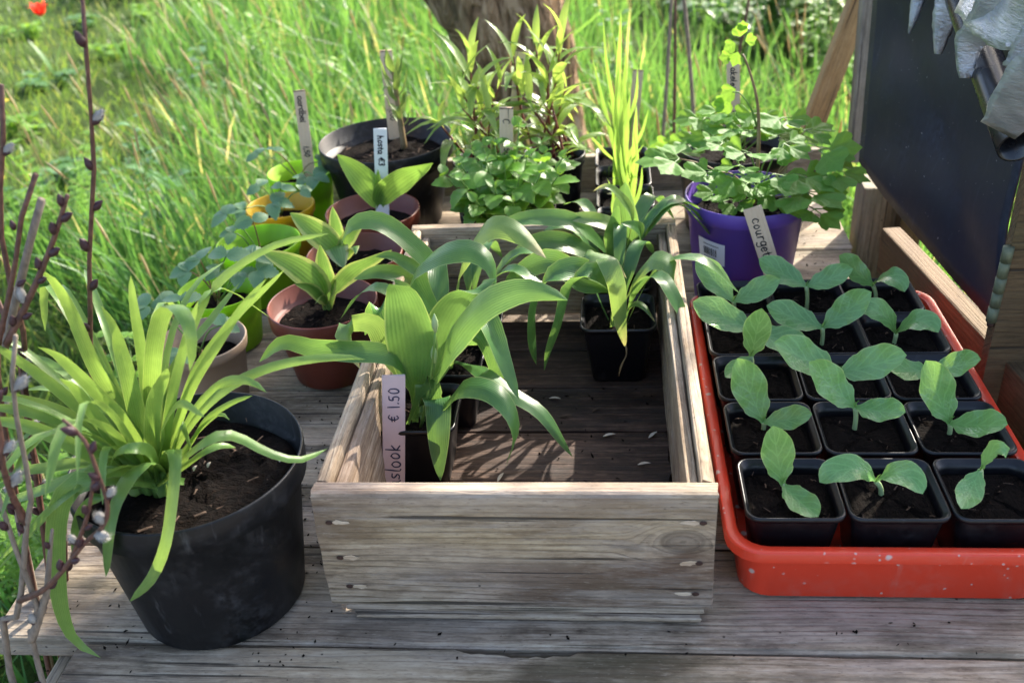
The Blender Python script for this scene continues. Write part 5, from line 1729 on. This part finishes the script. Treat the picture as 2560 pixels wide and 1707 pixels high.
def stake(label, top, bot, w, mat, texts, ink='ink', th=.0032, face=None, endmat='burnt', down=True, name='name_stake'):
    """flat wooden strip from top to bot; texts: (string, start along the strip 0..1, letter height, pen width)"""
    top, bot = np.asarray(top), np.asarray(bot)
    d = N(bot - top)
    L = np.linalg.norm(bot - top)
    f = N(face if face is not None else (CAM_P - (top + bot) / 2) * (1, 1, .3))
    sx_ = N(np.cross(f, -d)) * -1
    sx_ = N(np.cross(-d, f))          # to the right as one looks at the face
    nd = N(np.cross(sx_, -d))
    t = thing(name, label, 'stake', bot)
    me = plank_me(L, w, th, int(w * 1e5), .0006, .0001, 'strip')
    ctr = (top + bot) / 2
    o = put('strip', me, M[mat], t, local=True)
    x, y, z = d, np.cross(nd, d), nd
    o.matrix_basis = Matrix.Translation(-Vector(bot)) @ Matrix(((x[0], y[0], z[0], ctr[0]), (x[1], y[1], z[1], ctr[1]), (x[2], y[2], z[2], ctr[2]), (0, 0, 0, 1)))
    if endmat:
        V, F, U = box(-.0008, .0008, -w / 2 - .0002, w / 2 + .0002, -th / 2 - .0003, th / 2 + .0003)
        V = top + V[:, :1] * x + V[:, 1:2] * y + V[:, 2:] * z
        put('burnt_end', mk('end', V, F, smooth=False), M[endmat], t)
    for (s, a, h, lw) in texts:
        LL = []
        if down:
            LL += writing(s, top + d * L * a - sx_ * h * .45, d, sx_, nd, h, lw, th / 2 + .0004)
        else:
            tl = sum(G[c][0] + .12 for c in s) * h
            LL += writing(s, top + d * (L * a + tl) + sx_ * h * .45, -d, -sx_, nd, h, lw, th / 2 + .0004)
        V, F, U = join(LL)
        put('handwriting', mk('handwriting', V, F, smooth=False), M[ink], t)
    return t


Yk = 0.185
stake('pinkish flat stake reading "aslook € 1.50" inside the crate front', at(904, 863, Y=Yk), at(905, 1185, Y=Yk - .006), .0255, 'stake_pink', [('€ 1.50', .07, .0128, .0008), ('daslook', .455, .0165, .0009)], 'ink_blue', th=.0036, endmat=None, down=False)
stake('leaning pale stake reading courgette against the purple pot', at(1728, 478, Y=.578), at(1795, 690, Y=.562), .0255, 'stake', [('courgette', .10, .0130, .00085)], face=(-.1, -1, .45), endmat=None)
stake('white stake reading hosta in the terracotta coloured pot', at(873, 297, Y=.80), at(880, 520, Y=.795), .0215, 'stake_white', [('hosta €3', .06, .0095, .0010)], endmat=None)
stake('wooden stake reading aardbei in the lime green pot', at(687, 209, Y=1.03), at(715, 430, Y=1.02), .0215, 'stake', [('aardbei', .05, .0108, .0010), ('1,50', .56, .0095, .0010)])
stake('tall wooden stake behind the lily shoot in the large black pot', at(886, 118, Y=1.09), at(908, 330, Y=1.08), .0225, 'stake', [('kon', .05, .0100, .0007), ('€3,00', .55, .0100, .0007)])
stake('wooden stake standing in the lemon balm', at(1163, 249, Y=.86), at(1163, 470, Y=.855), .0225, 'stake', [('C', .10, .0110, .0008), ('50', .40, .0090, .0009)])
stake('red tipped wooden stake among the narrow leaved perennials', at(1198, 118, Y=1.03), at(1175, 330, Y=1.02), .0200, 'stake', [('8', .07, .0080, .0006)])
stake('short wooden stake behind the iris leaves', at(1466, 162, Y=1.08), at(1446, 380, Y=1.07), .0190, 'stake', [('i', .12, .0070, .0005)])
stake('wooden stake reading akelei in the black pot behind the purple pot', at(1684, 139, Y=.97), at(1686, 360, Y=.96), .0220, 'stake', [('akelei', .07, .0100, .0009), ('3,00', .50, .0105, .0010)])

# ------------------------------------------------------------------ cold frame at the right
cf = thing('cold_frame', 'brown timber cold frame with black sheet side and duct tape, right edge', 'cold frame', (0.62, 0.6, GZ))


def beam(name, a, b, w, h, mat, seed, up=(0, 0, 1), parent=cf, **kw):
    a, b = np.asarray(a, float), np.asarray(b, float)
    L = np.linalg.norm(b - a)
    me = plank_me(L, w, h, seed, .003, .0012, name)
    o = put(name, me, M[mat], parent, local=True, **kw)
    x = N(b - a)
    y = N(np.cross(up, x))
    z = np.cross(x, y)
    c = (a + b) / 2
    o.matrix_basis = Matrix.Translation(-wloc(parent)) @ Matrix(((x[0], y[0], z[0], c[0]), (x[1], y[1], z[1], c[1]), (x[2], y[2], z[2], c[2]), (0, 0, 0, 1)))
    return o


def atX(x, y, X):
    d = ray(x, y)
    return CAM_P + (X - CAM_P[0]) / d[0] * d


# side rail running towards the camera, corner posts, upright and prop
ra, rb_ = at(2052, 585, .035), at(2352, 915, .035)
rv = (rb_ - ra) / (ra[1] - rb_[1])
beam('side_rail', ra - rv * .02, ra + rv * (ra[1] + .12), .030, .075, 'brown_wood', 11)
beam('corner_post', (0.553, 0.915, GZ), (0.553, 0.915, 0.085), .060, .060, 'grey_wood', 12, (0, 1, 0))
beam('corner_post', (0.600, 0.885, GZ), (0.600, 0.885, 0.075), .036, .055, 'brown_wood', 13, (0, 1, 0))
up0, up1 = atX(1962, 372, .560), atX(2005, -120, .572)
beam('upright', up0, up1, .026, .034, 'grey_wood', 14, (0, 1, 0))
beam('prop', at(1862, 300, Y=1.22), at(1998, -60, Y=1.27), .040, .034, 'tan_wood', 15, (0, 1, 0))
beam('near_post', (0.66, 0.335, GZ), (0.66, 0.335, 0.30), .05, .05, 'brown_wood', 16, (0, 1, 0))
beam('end_board', (0.557, 0.372, 0.15), (0.95, 0.372, 0.15), .018, .52, 'brown_wood', 17)
beam('lower_board', (0.585, 0.84, -0.14), (0.635, 0.10, -0.14), .02, .24, 'brown_wood', 18)
# black sheet with a slight bulge
c00, c10 = at(1972, 372, .100), at(2276, 762, .100)
c01, c11 = atX(2018, -150, c00[0] + .014), atX(2420, -60, c10[0] + .034)
V, U = [], []
nu, nv = 26, 22
for j in range(nv + 1):
    for i in range(nu + 1):
        u_, v_ = i / nu, j / nv
        p = (c00 * (1 - u_) + c10 * u_) * (1 - v_) + (c01 * (1 - u_) + c11 * u_) * v_
        b = .010 * math.sin(math.pi * u_) * math.sin(math.pi * v_) + (.004 * math.sin(u_ * 9 + v_ * 4) * v_ + .003 * math.sin(v_ * 14 - u_ * 6)) * math.sin(math.pi * min(1, u_ * 6) / 2) + .006 * min(1, u_ * 6) * math.exp(-((u_ * .9 + v_ - .85) / .12) ** 2)
        V.append(p + np.array((b, 0, 0)))
n0 = len(V)
V += [p + np.array((.003, 0, 0)) for p in V]
F = []
k = nu + 1
for j in range(nv):
    for i in range(nu):
        q = (j * k + i, j * k + i + 1, (j + 1) * k + i + 1, (j + 1) * k + i)
        F.append(q)
        F.append(tuple(n0 + a for a in q[::-1]))
edge = [i for i in range(k)] + [j * k + nu for j in range(1, nv + 1)] + [nv * k + i for i in range(nu - 1, -1, -1)] + [j * k for j in range(nv - 1, 0, -1)]
F += [(edge[a], n0 + edge[a], n0 + edge[(a + 1) % len(edge)], edge[(a + 1) % len(edge)]) for a in range(len(edge))]
me = mk('sheet', V, F)
bm = bmesh.new(); bm.from_mesh(me); bmesh.ops.recalc_face_normals(bm, faces=bm.faces); bm.to_mesh(me); bm.free()
put('black_sheet', me, M['sheet'], cf)
# hinge with knuckles
h0, h1 = atX(2318, 566, .552), atX(2276, 738, .552)
hp = [h0 + (h1 - h0) * f for f in np.linspace(0, 1, 6)]
hg = None
for i in range(5):
    V, F, U = tube([hp[i] * .97 + hp[i + 1] * .03, hp[i] * .03 + hp[i + 1] * .97], [.0060 if i % 2 else .0063] * 2, 2, 12)
    o = put('hinge_knuckle' if hg else 'hinge', mk('knuckle', V, F), M['hinge'], hg or cf)
    hg = hg or o
V, F, U = tube([hp[5], hp[5] + (h1 - h0) * .06], [.005, .004], 2, 8)
put('hinge_pin', mk('pin', V, F), M['rust'], hg)
# pipe with open end
pe, pt_ = atX(2336, 338, .535), atX(2190, -60, .545)
V1, F1, _ = tube([pe, (pe + pt_) / 2, pt_], [.0205] * 3, 6, 24, False)
V2, F2, _ = tube([pe, (pe + pt_) / 2, pt_], [.0175] * 3, 6, 24, False)
ns = len(V1)
F = F1 + [tuple(ns + i for i in f[::-1]) for f in F2] + [(j, ns + j, ns + (j + 1) % 24, (j + 1) % 24) for j in range(24)]
put('pipe', mk('pipe', np.vstack([V1, V2]), F), M['pipe'], cf)


def tape(pts_, ws, seed, wr=.0015):
    """crumpled strip of tape through points (photo x, y, plane x)"""
    g = np.random.default_rng(seed)
    P = crom([atX(*q) for q in pts_], 14)
    W_ = np.interp(np.linspace(0, 1, 15), np.linspace(0, 1, len(ws)), ws)
    T = np.gradient(P, axis=0)
    V = []
    for i in range(15):
        t_ = N(T[i])
        vd = N(CAM_P - P[i])
        s_ = N(np.cross(t_, vd) + np.array((.0, .2, .0)))
        for j in range(-3, 4):
            e = W_[i] * (1 + (g.normal(0, .06) if abs(j) == 3 else 0))
            V.append(P[i] + s_ * j / 3 * e + vd * (wr * .55 * g.normal(0, 1) + .004 * math.cos(j / 3 * 1.4)))
    n0 = len(V)
    V += [v - np.array((-.0012, .0006, 0)) for v in V]
    F = []
    for i in range(14):
        for j in range(6):
            q = (i * 7 + j, i * 7 + j + 1, (i + 1) * 7 + j + 1, (i + 1) * 7 + j)
            F += [q, tuple(n0 + a for a in q[::-1])]
    edge = list(range(7)) + [i * 7 + 6 for i in range(1, 15)] + [14 * 7 + j for j in range(5, -1, -1)] + [i * 7 for i in range(13, 0, -1)]
    F += [(edge[a], n0 + edge[a], n0 + edge[(a + 1) % len(edge)], edge[(a + 1) % len(edge)]) for a in range(len(edge))]
    me = mk('tape', V, F)
    bm = bmesh.new(); bm.from_mesh(me); bmesh.ops.recalc_face_normals(bm, faces=bm.faces); bm.to_mesh(me); bm.free()
    put('tape_strip', me, M['tape'], cf)


tape([(2120, -60, .548), (2105, 10, .545), (2095, 50, .543), (2087, 78, .543)], [.012, .010, .006, .001], 1)
tape([(2200, -60, .535), (2182, 0, .53), (2165, 60, .528), (2153, 125, .53)], [.020, .018, .012, .004], 2)
tape([(2300, -10, .505), (2262, 50, .505), (2225, 100, .508), (2215, 180, .512)], [.022, .020, .017, .006], 3)
tape([(2420, -30, .50), (2352, 20, .50), (2290, 20, .505), (2220, -30, .52)], [.05, .045, .040, .035], 4, .002)
tape([(2440, 130, .495), (2385, 165, .498), (2330, 235, .503), (2290, 300, .512)], [.026, .026, .024, .020], 5, .0012)
tape([(2400, 60, .498), (2370, 110, .497), (2345, 165, .498)], [.016, .018, .018], 6, .0012)
# clear film stretched over the top hoop
for sgn in (0,):
    tape([(2500, -120, .51), (2400, -70, .52), (2250, -90, .53), (2100, -120, .56)], [.05, .05, .05, .04], 9, .002)

# ------------------------------------------------------------------ pussy willow at the left
wl = thing('pussy_willow', 'pussy willow shrub with silver catkins and dark buds, left edge', 'willow', (-0.58, -0.02, GZ))
g = np.random.default_rng(17)
bud_me = mk('bud', *tube([(0, 0, 0), (0, .3, 0), (0, .7, .02), (0, 1, .10)], [.16, .30, .22, .02], 8, 8))
bud_me.materials.append(M['bud'])
Vc, Fc, Uc = tube([(0, 0, 0), (0, .25, 0), (0, .65, 0), (0, .95, 0)], [.12, .23, .22, .05], 10, 10)
Vc = Vc + np.random.default_rng(1).normal(0, .018, Vc.shape)
L = [(Vc, Fc, Uc)]
gg = np.random.default_rng(2)
for i in range(260):
    th, yy = gg.uniform(0, 6.28), gg.uniform(.1, .95)
    r_ = .20 * math.sin(math.pi * min(yy * .9 + .1, .97)) + .03
    p = np.array((math.cos(th) * r_, yy, math.sin(th) * r_))
    d = N((math.cos(th), 1.3, math.sin(th))) * gg.uniform(.14, .3)
    s_ = N(np.cross(d, (0.3, .2, 1))) * .012
    L.append((np.array([p - s_, p + s_, p + d]), [(0, 1, 2)], None))
cat_me = mk('catkin', *join(L))
cat_me.materials.append(M['catkin'])


def twig(pts_, r, mat='willow', buds=6, cats=0, seed=0, f0=.15, f1=.98, cs=.0145, bs=.0115, cut=False):
    P = [at(q[0], q[1], Y=q[2]) if len(q) == 3 else np.array(q[:3]) for q in pts_]
    g = np.random.default_rng(seed)
    r = [q * .82 for q in r]
    st = stem(wl, P, r, mat, 'branch', n=26, seg=8, rough=.22, seed=seed)
    pth = crom(P, 60)
    T = np.gradient(pth, axis=0)
    nb = buds + cats
    kinds = ['b'] * buds + ['c'] * cats
    g.shuffle(kinds)
    for i, kd in enumerate(kinds):
        f = f0 + (f1 - f0) * (i + .4 * g.random()) / max(1, nb - 1 + .4)
        q = min(59, int(f * 60))
        t = N(T[q])
        sd_ = N(np.cross(t, CAM_P - pth[q])) * (1 if i % 2 else -1)
        sd_ = N(sd_ + N(CAM_P - pth[q]) * g.uniform(-.3, .8))
        rr = np.interp(f, np.linspace(0, 1, len(np.atleast_1d(r))), np.atleast_1d(r))
        pos = pth[q] + sd_ * rr * .8
        if kd == 'b':
            inst('bud', bud_me, st, fr(pos, t * 1.0 + sd_ * .45, sd_, bs * g.uniform(.8, 1.15)))
        else:
            inst('catkin', cat_me, st, fr(pos, t * .9 + sd_ * .6, sd_, cs * g.uniform(.8, 1.2)))
            inst('bud', bud_me, st, fr(pos - sd_ * .0005 - t * .0015, t * .8 + sd_ * .75, sd_, bs * .85))
    return st


yw = -0.105
twig([(-0.50, -0.15, GZ, 0), (28, 1560, yw), (45, 1400, yw), (62, 1200, yw), (72, 1130, yw - .01), (45, 1000, yw), (28, 880, yw), (36, 770, yw)], [.0080, .0066, .006, .005, .004, .0035, .0028, .002], 'willow_old', 3, 1, 1, .5)
twig([(-0.47, -0.16, GZ, 0), (100, 1568, yw), (80, 1460, yw), (86, 1390, yw), (50, 1300, yw), (20, 1210, yw), (-10, 1120, yw)], [.0070, .006, .0052, .0048, .0036, .003, .0025], 'willow_old', 4, 1, 2, .5)
twig([(72, 1470, yw), (105, 1370, yw), (112, 1300, yw), (120, 1215, yw)], [.005, .004, .0032, .0016], 'willow_old', 2, 1, 3)
tw = twig([ZL(90, 1190) + (yw,), ZL(200, 1140) + (yw - 0.015,), ZL(305, 1030) + (yw - 0.025,), ZL(385, 930) + (yw - 0.030,), ZL(470, 850) + (yw - 0.035,), ZL(492, 750) + (yw - 0.040,), ZL(440, 590) + (yw - 0.045,), ZL(385, 455) + (yw - 0.045,), ZL(285, 362) + (yw - 0.045,)], [.0036, .0033, .0029, .0026, .0024, .0022, .002, .0018, .0016], 'willow', 6, 3, 4, .3)
twig([ZL(330, 990) + (yw - 0.025,), ZL(400, 800) + (yw - .038,), ZL(425, 640) + (yw - .043,)], [.0024, .0022, .0016], 'willow', 3, 1, 5)
twig([(-0.60, 0.02, GZ, 0), (150, 1300, .05), (205, 1000, .06), (208, 780, .06), (205, 560, .06), (216, 420, .055), (208, 250, .05), (198, 120, .05), (188, -20, .05)], [.006, .0042, .0034, .0032, .0031, .0030, .0028, .0025, .002], 'willow', 14, 3, 6, .40, .97, .0145, .014)
twig([(-.62, .0, GZ, 0), (30, 1100, .0), (0, 760, .0), (40, 640, .0), (30, 560, .0), (60, 470, 0.0), (82, 400, .0)], [.006, .0045, .004, .0037, .0034, .003, .0026], 'willow', 4, 3, 7, .55, .97)
twig([(-.62, .02, GZ, 0), (5, 1000, .02), (15, 790, .02), (40, 680, .02), (62, 580, .02), (95, 458, .02)], [.006, .005, .0045, .0045, .0042, .004], 'willow_old', 2, 1, 8, .6, .9)
twig([(15, 790, .0), (60, 700, .0), (100, 610, .0), (130, 530, .0), (155, 448, .0)], [.004, .0036, .003, .0026, .0022], 'willow', 8, 1, 9, .1, .98)
twig([(-.64, .03, GZ, 0), (70, 1000, .03), (62, 860, .03), (50, 740, .03), (10, 600, .03), (0, 450, .03), (8, 300, .03), (3, 195, .03)], [.006, .005, .0045, .004, .0036, .0032, .003, .0026], 'willow', 7, 5, 10, .35, .97)
twig([(-.62, .06, GZ, 0), (110, 1250, .08), (90, 1100, .08), (60, 950, .08), (40, 800, .08), (-10, 680, .08)], [.006, .005, .0045, .004, .0035, .003], 'willow', 4, 5, 11, .3, .95)
twig([(60, 1200, yw), (25, 1130, yw - .01), (5, 1060, yw - .02), (0, 1000, yw - .02), (-20, 900, yw - .02)], [.004, .0035, .003, .003, .0025], 'willow', 3, 3, 12)

# ------------------------------------------------------------------ apple tree behind the table
tr = thing('apple_tree', 'rough barked leaning apple tree trunk behind the table', 'tree', (-0.05, 2.35, GZ))
P = crom([(0.00, 2.38, GZ - .1), (-0.14, 2.33, -0.30), (-0.19, 2.30, 0.0), (-0.25, 2.30, 0.18), (-0.42, 2.36, 0.70), (-0.50, 2.5, 1.2)], 40)
a_ = np.linspace(0, 2 * np.pi, 49)[:-1]
rad = np.interp(np.linspace(0, 1, 41), [0, .15, .35, .5, .75, 1], [.20, .165, .17, .195, .185, .17])
rings_ = []
gg = np.random.default_rng(3)
for i in range(41):
    rr = rad[i] * (1 + .06 * np.sin(a_ * 3 + i * .12) + .035 * np.sin(a_ * 7 - i * .3) + gg.normal(0, .032, 48))
    rings_.append([(P[i][0] + rr[j] * math.cos(a_[j]), P[i][1] + rr[j] * math.sin(a_[j]), P[i][2]) for j in range(48)])
V, F, U = loft(rings_, True, True)
put('trunk', mk('trunk', V, F), M['bark'], tr)
limb_ends = []
for (pts_, r_) in (([P[36], (-.1, 2.6, 1.6), (.6, 3.0, 2.1), (1.5, 3.4, 2.5)], [.11, .085, .06, .03]), ([P[40], (-.7, 2.5, 1.9), (-.8, 2.8, 2.6), (-.6, 3.2, 3.3)], [.15, .10, .07, .03]),
                   ([P[38], (-1.1, 2.2, 1.6), (-1.9, 2.1, 2.2), (-2.6, 2.2, 2.6)], [.10, .07, .05, .02]), ([P[40], (-.3, 3.0, 2.0), (.3, 3.6, 2.8), (1.0, 4.2, 3.1)], [.11, .08, .05, .02]),
                   ([P[39], (.2, 2.4, 1.8), (1.1, 2.3, 2.3), (2.0, 2.3, 2.6)], [.09, .06, .04, .02])):
    V, F, U = tube(pts_, r_, 16, 10, True, .12, seed=3)
    put('limb', mk('limb', V, F, U), M['bark'], tr)
    limb_ends.append(crom(pts_, 12))
# twigs and young leaves of the crown, out of the picture above, throwing dappled shade
L, LT = [], []
gg = np.random.default_rng(11)
for li, lb in enumerate(limb_ends):
    for k in range((70, 34, 24, 34, 90)[li]):
        b = lb[int(gg.integers(4, 13))]
        d = N(gg.normal(0, 1, 3) + (0.1, .1, .35)) * gg.uniform(.35, .9)
        e = b + d
        LT.append(tube([b, b + d * .5 + gg.normal(0, .05, 3), e], [.009, .006, .003], 4, 4, False))
        pth = crom([b, b + d * .5, e], 12)
        for q in range(30):
            p = pth[int(gg.integers(3, 13))] + gg.normal(0, .06, 3)
            u_ = N(gg.normal(0, 1, 3))
            v_ = N(np.cross(u_, gg.normal(0, 1, 3)))
            s_ = gg.uniform(.022, .042)
            L.append((np.array([p - u_ * s_, p + v_ * s_ * .55, p + u_ * s_, p - v_ * s_ * .55]), [(0, 1, 2, 3)], np.array([(.5, 0), (1, .5), (.5, 1), (0, .5)])))
V, F, U = join(LT)
put('twigs', mk('twigs', V, F, U), M['bark'], tr, kind='stuff')
V, F, U = join(L)
put('crown', mk('crown', V, F, U), M['tree_leaf'], tr, kind='stuff')

# ------------------------------------------------------------------ undergrowth, weeds and flowers
LQ = []


def leaf_cloud(pts_, dirs, size, g, w=.38):
    L = []
    for p, d in zip(pts_, dirs):
        V, F, U = blade([p, p + d * size * .5 + (0, 0, size * .05), p + d * size * g.uniform(.8, 1.1) - (0, 0, size * .12)], size * w * g.uniform(.7, 1.2), 'ovate', 4, 1, .25)
        L.append((V, F, U))
    return L


def bush(name, label, c, rx, ry, h, n, size, mat, seed, flower=None, nf=0, cat='bush', group=None):
    g = np.random.default_rng(seed)
    c = np.asarray(c, float)
    t = thing(name, label, cat, c, group)
    S_, Lf = [], []
    for k in range(max(5, int(n / 14))):
        a, rr = g.uniform(0, 6.28), math.sqrt(g.random())
        e = c + (math.cos(a) * rx * rr, math.sin(a) * ry * rr, h * g.uniform(.55, 1.0) * (1 - .35 * rr * rr))
        b = c + (math.cos(a) * rx * rr * .35, math.sin(a) * ry * rr * .35, -.02)
        m = (b + e) / 2 + np.append(g.normal(0, .02, 2), .02)
        S_.append(tube([b, m, e], [.004, .003, .0015], 5, 5, False))
        pth = crom([b, m, e], 20)
        ps = [pth[int(20 * min(1, (.15 + .85 * q / 14)))] for q in range(14)]
        ds = [N((math.cos(q * 2.4 + a), math.sin(q * 2.4 + a), g.uniform(-.1, .6))) for q in range(14)]
        Lf += leaf_cloud(ps, ds, size * g.uniform(.75, 1.2), g)
    V, F, U = join(S_)
    put('stems', mk('stems', V, F, U), M['stem_green'], t, kind='stuff')
    V, F, U = join(Lf)
    put('foliage', mk('foliage', V, F, U), M[mat], t, kind='stuff')
    if flower:
        Lf = []
        for k in range(nf):
            a, rr = g.uniform(0, 6.28), math.sqrt(g.random())
            p = c + (math.cos(a) * rx * rr, math.sin(a) * ry * rr, h * g.uniform(.6, 1.08))
            for q in range(5):
                an = q * 1.257
                d = N((math.cos(an), math.sin(an), .4))
                V, F, U = blade([p, p + d * .012, p + d * .02], .008, 'ovate', 3, 1, .2)
                Lf.append((V, F, U))
        V, F, U = join(Lf)
        put('blossom', mk('blossom', V, F, U), M[flower], t, kind='stuff')
    return t


def gpt(x, y, z=GZ):
    p = at(x, y, z)
    return (p[0], p[1], float(gh(p[0], p[1])))


ug = 'leafy undergrowth at the back right'
bush('leafy_bush', 'dark glossy undergrowth bush at the top edge, right of the sticks', (0.95, 4.5, GZ), .55, .5, .62, 620, .085, 'bush', 1, group=ug)
bush('leafy_bush', 'dark leafy bush behind the leaning brown prop', (1.45, 4.3, GZ), .5, .5, .8, 480, .085, 'bush', 2, group=ug)
bush('leafy_bush', 'leafy bush at the top edge above the iris leaves', (0.45, 5.6, GZ), .7, .5, .7, 520, .08, 'bush', 3, group=ug)
bush('leafy_bush', 'leafy bush at the far back beyond the undergrowth', (1.35, 5.9, GZ), .8, .6, .9, 560, .09, 'bush', 4, group=ug)
bush('flowering_bush', 'bush with yellow flowers between the columbine and the leaning prop', (1.12, 3.75, GZ), .22, .3, .72, 260, .05, 'weed', 5, 'yellow_flower', 90, group=None)
bush('leafy_bush', 'round low bush in the far left corner beside the red tulip', (-3.35, 6.7, GZ), .6, .5, .5, 420, .07, 'bush', 6)
bush('leafy_bush', 'dark low bush at the top edge left of centre', (-2.5, 7.3, GZ), .7, .5, .5, 420, .07, 'bush', 7)
# ferny weeds next to the table on the left
def ferny(label, c, h, n, seed, spread=.16):
    g = np.random.default_rng(seed)
    c = np.asarray(c, float)
    t = thing('ferny_weed', label, 'weed', c, 'ferny weeds beside the table')
    for k in range(n):
        a = g.uniform(0, 6.28)
        dv = np.array((math.cos(a), math.sin(a), 0)) * spread * g.uniform(.5, 1.2)
        e = c + dv + (0, 0, h * g.uniform(.65, 1))
        C3 = [c, c + dv * .4 + (0, 0, h * .5), e]
        st = stem(t, C3, [.002, .0016, .0009], 'stem_green', 'stalk', n=5, seg=4)
        Lf = []
        pth = crom(C3, 30)
        hd = N(dv)
        sd_ = np.array((-hd[1], hd[0], 0))
        for q in range(9):
            f = .45 + .55 * q / 8
            p = pth[int(30 * f)]
            fl = .10 * (1.05 - f) + .014
            for s in (-1, 1):
                dd = N(sd_ * s + hd * .5 + (0, 0, g.uniform(-.1, .3)))
                for w_ in range(4):
                    pp = p + dd * fl * (w_ + .5) / 4
                    for s2 in (-1, 1):
                        d3 = N(dd + N(np.cross(dd, (0, 0, 1))) * s2 * .9 + (0, 0, g.uniform(-.2, .3)))
                        Lf += leaf_cloud([pp], [d3], .02 * (1.1 - .15 * w_), g, .30)
        V, F, U = join(Lf)
        put('frond', mk('frond', V, F, U), M['weed'], st, kind='stuff')
    return t


ferny('tallest ferny weed just left of the lime green pots', gpt(190, 640), .44, 7, 1)
ferny('pale ferny weed growing behind the daylily leaves', (-0.80, 0.72, GZ), .50, 7, 2)
ferny('low ferny weed at the left edge behind the willow twigs', (-0.95, 0.55, GZ), .42, 7, 3)
ferny('ferny weed under the left table edge beside the taupe pot', (-0.74, 0.42, GZ), .44, 6, 4)
ferny('small ferny weed nearest the camera at the foot of the willow', (-0.72, 0.12, GZ), .30, 6, 5)
ferny('feathery yellow green weed just behind the large black pot', (-0.45, 1.5, GZ), .55, 8, 6)
# broad leaved weeds standing in the meadow
for i, (x, y, w_) in enumerate(((430, 420, 'left of the yellow pot'), (560, 230, 'left of the aardbei stake'), (330, 300, 'right of the tall willow twig'), (760, 120, 'between the two back left stakes'),
                                (480, 120, 'in the far left meadow'), (930, 60, 'beside the tree trunk'), (1400, 90, 'right of the tree trunk'), (640, 60, 'at the far top edge of the meadow'))):
    c = gpt(x, y + 170 if y < 200 else y + 230)
    bush('meadow_weed', 'broad leaved weed standing in the tall grass, ' + w_, c, .14, .14, .44 if y > 200 else .50, 70, .055, 'weed' if i % 2 else 'bush', 60 + i, cat='weed', group='broad leaved weeds in the meadow')
# low leafy weeds in the lawn
for i, (x, y) in enumerate(((60, 90), (200, 60), (330, 40), (120, 210), (40, 330), (90, 480), (30, 560), (170, 420), (250, 130))):
    c = gpt(x, y)
    bush('lawn_weed', 'low leafy weed in the short lawn, %s' % ['under the red tulip', 'below the dark far bush', 'farthest along the lawn edge', 'in mid lawn', 'left of the tall willow twig, upper', 'left of the tall willow twig, lower', 'lowest at the left edge', 'at the meadow edge beside the tall twig', 'at the meadow edge farther back'][i], c, .16, .16, .10, 80, .06, 'bush' if i % 2 else 'weed', 20 + i, cat='weed', group='low weeds in the lawn')


def flower(name, label, p, h, kind, seed, cat, group=None):
    g = np.random.default_rng(seed)
    p = np.asarray(p, float)
    t = thing(name, label, cat, p, group)
    top = p + (g.normal(0, .02), g.normal(0, .02), h)
    stem(t, [p, (p + top) / 2 + (.01, 0, 0), top], [.003, .0025, .0025], 'stem_green', n=5, seg=6)
    if kind == 'tulip':
        for q in range(6):
            a = q * 1.047
            d = np.array((math.cos(a), math.sin(a), 0))
            leafobj(t, [top, top + d * .022 + (0, 0, .015), top + d * .032 + (0, 0, .045), top + d * (.040 if q % 2 else .06) + (0, 0, .075 if q % 2 else .06)], .024, 'red_flower', 'petal', prof='ovate', n=6, m=2, fold=.3)
        for q in range(2):
            a = q * 2.6 + .5
            d = np.array((math.cos(a), math.sin(a), 0))
            leafobj(t, [p, p + d * .04 + (0, 0, .12), p + d * .1 + (0, 0, .22)], .02, 'bush', prof='lance', n=8, m=2)
    else:
        Lf = []
        for q in range(34):
            a = q * 2.4
            rr = .004 + .02 * (q / 34)
            d = np.array((math.cos(a), math.sin(a), 0))
            V, F, U = blade([top, top + d * rr * .5 + (0, 0, .006), top + d * rr + (0, 0, .008 - .006 * q / 34)], .003, 'strap', 3, 1, .1)
            Lf.append((V, F, U))
        V, F, U = join(Lf)
        put('flower_head', mk('head', V, F, U), M['yellow_flower'], t)


_tp = at(88, 40, GZ + .33)
flower('red_tulip', 'red tulip in the far left corner of the lawn', (_tp[0], _tp[1], GZ), .33, 'tulip', 1, 'tulip')
for i, (x, y, w_) in enumerate(((12, 452, 'lowest, at the left picture edge'), (18, 262, 'upper one at the left picture edge'), (48, 290, 'beside the tall willow twig'))):
    flower('dandelion', 'yellow dandelion in the short lawn, ' + w_, gpt(x, y), .10, 'd', i + 3, 'dandelion', 'dandelions in the lawn')
# sticks in the ground behind the table
def rod(label, pts_, r, mat, seed):
    t = thing('garden_stick', label, 'stick', (pts_[0][0], pts_[0][1], GZ), 'sticks standing behind the table')
    V, F, U = tube(pts_, r, 24, 8, True, .15, seed=seed)
    put('shaft', mk('shaft', V, F, U), M[mat], t)
    return t


q0, q1 = at(1548, 320, Y=1.55), at(1552, -40, Y=1.55)
rod('thin dark stick, leftmost of the sticks behind the columbine', [(q0[0], q0[1], GZ), q0, q1], [.0045, .004, .003], 'willow', 1)
q0, q1 = at(1592, 250, Y=1.75), at(1568, -40, Y=1.75)
rod('pale brown stick leaning behind the columbine', [(q0[0] + .05, q0[1], GZ), q0, q1], [.006, .0055, .0045], 'willow_old', 2)
q0, q1 = at(1524, 300, Y=1.7), at(1545, -40, Y=1.7)
rod('thin grey stick farthest left behind the iris leaves', [(q0[0] - .03, q0[1], GZ), q0, q1], [.005, .0045, .004], 'willow_old', 4)
q0, q1 = at(1708, 70, Y=2.2), at(1722, -40, Y=2.2)
rod('dark stick above the columbine shoot at the top edge', [(q0[0] - .1, q0[1], GZ), q0, q1], [.006, .005, .004], 'willow', 3)
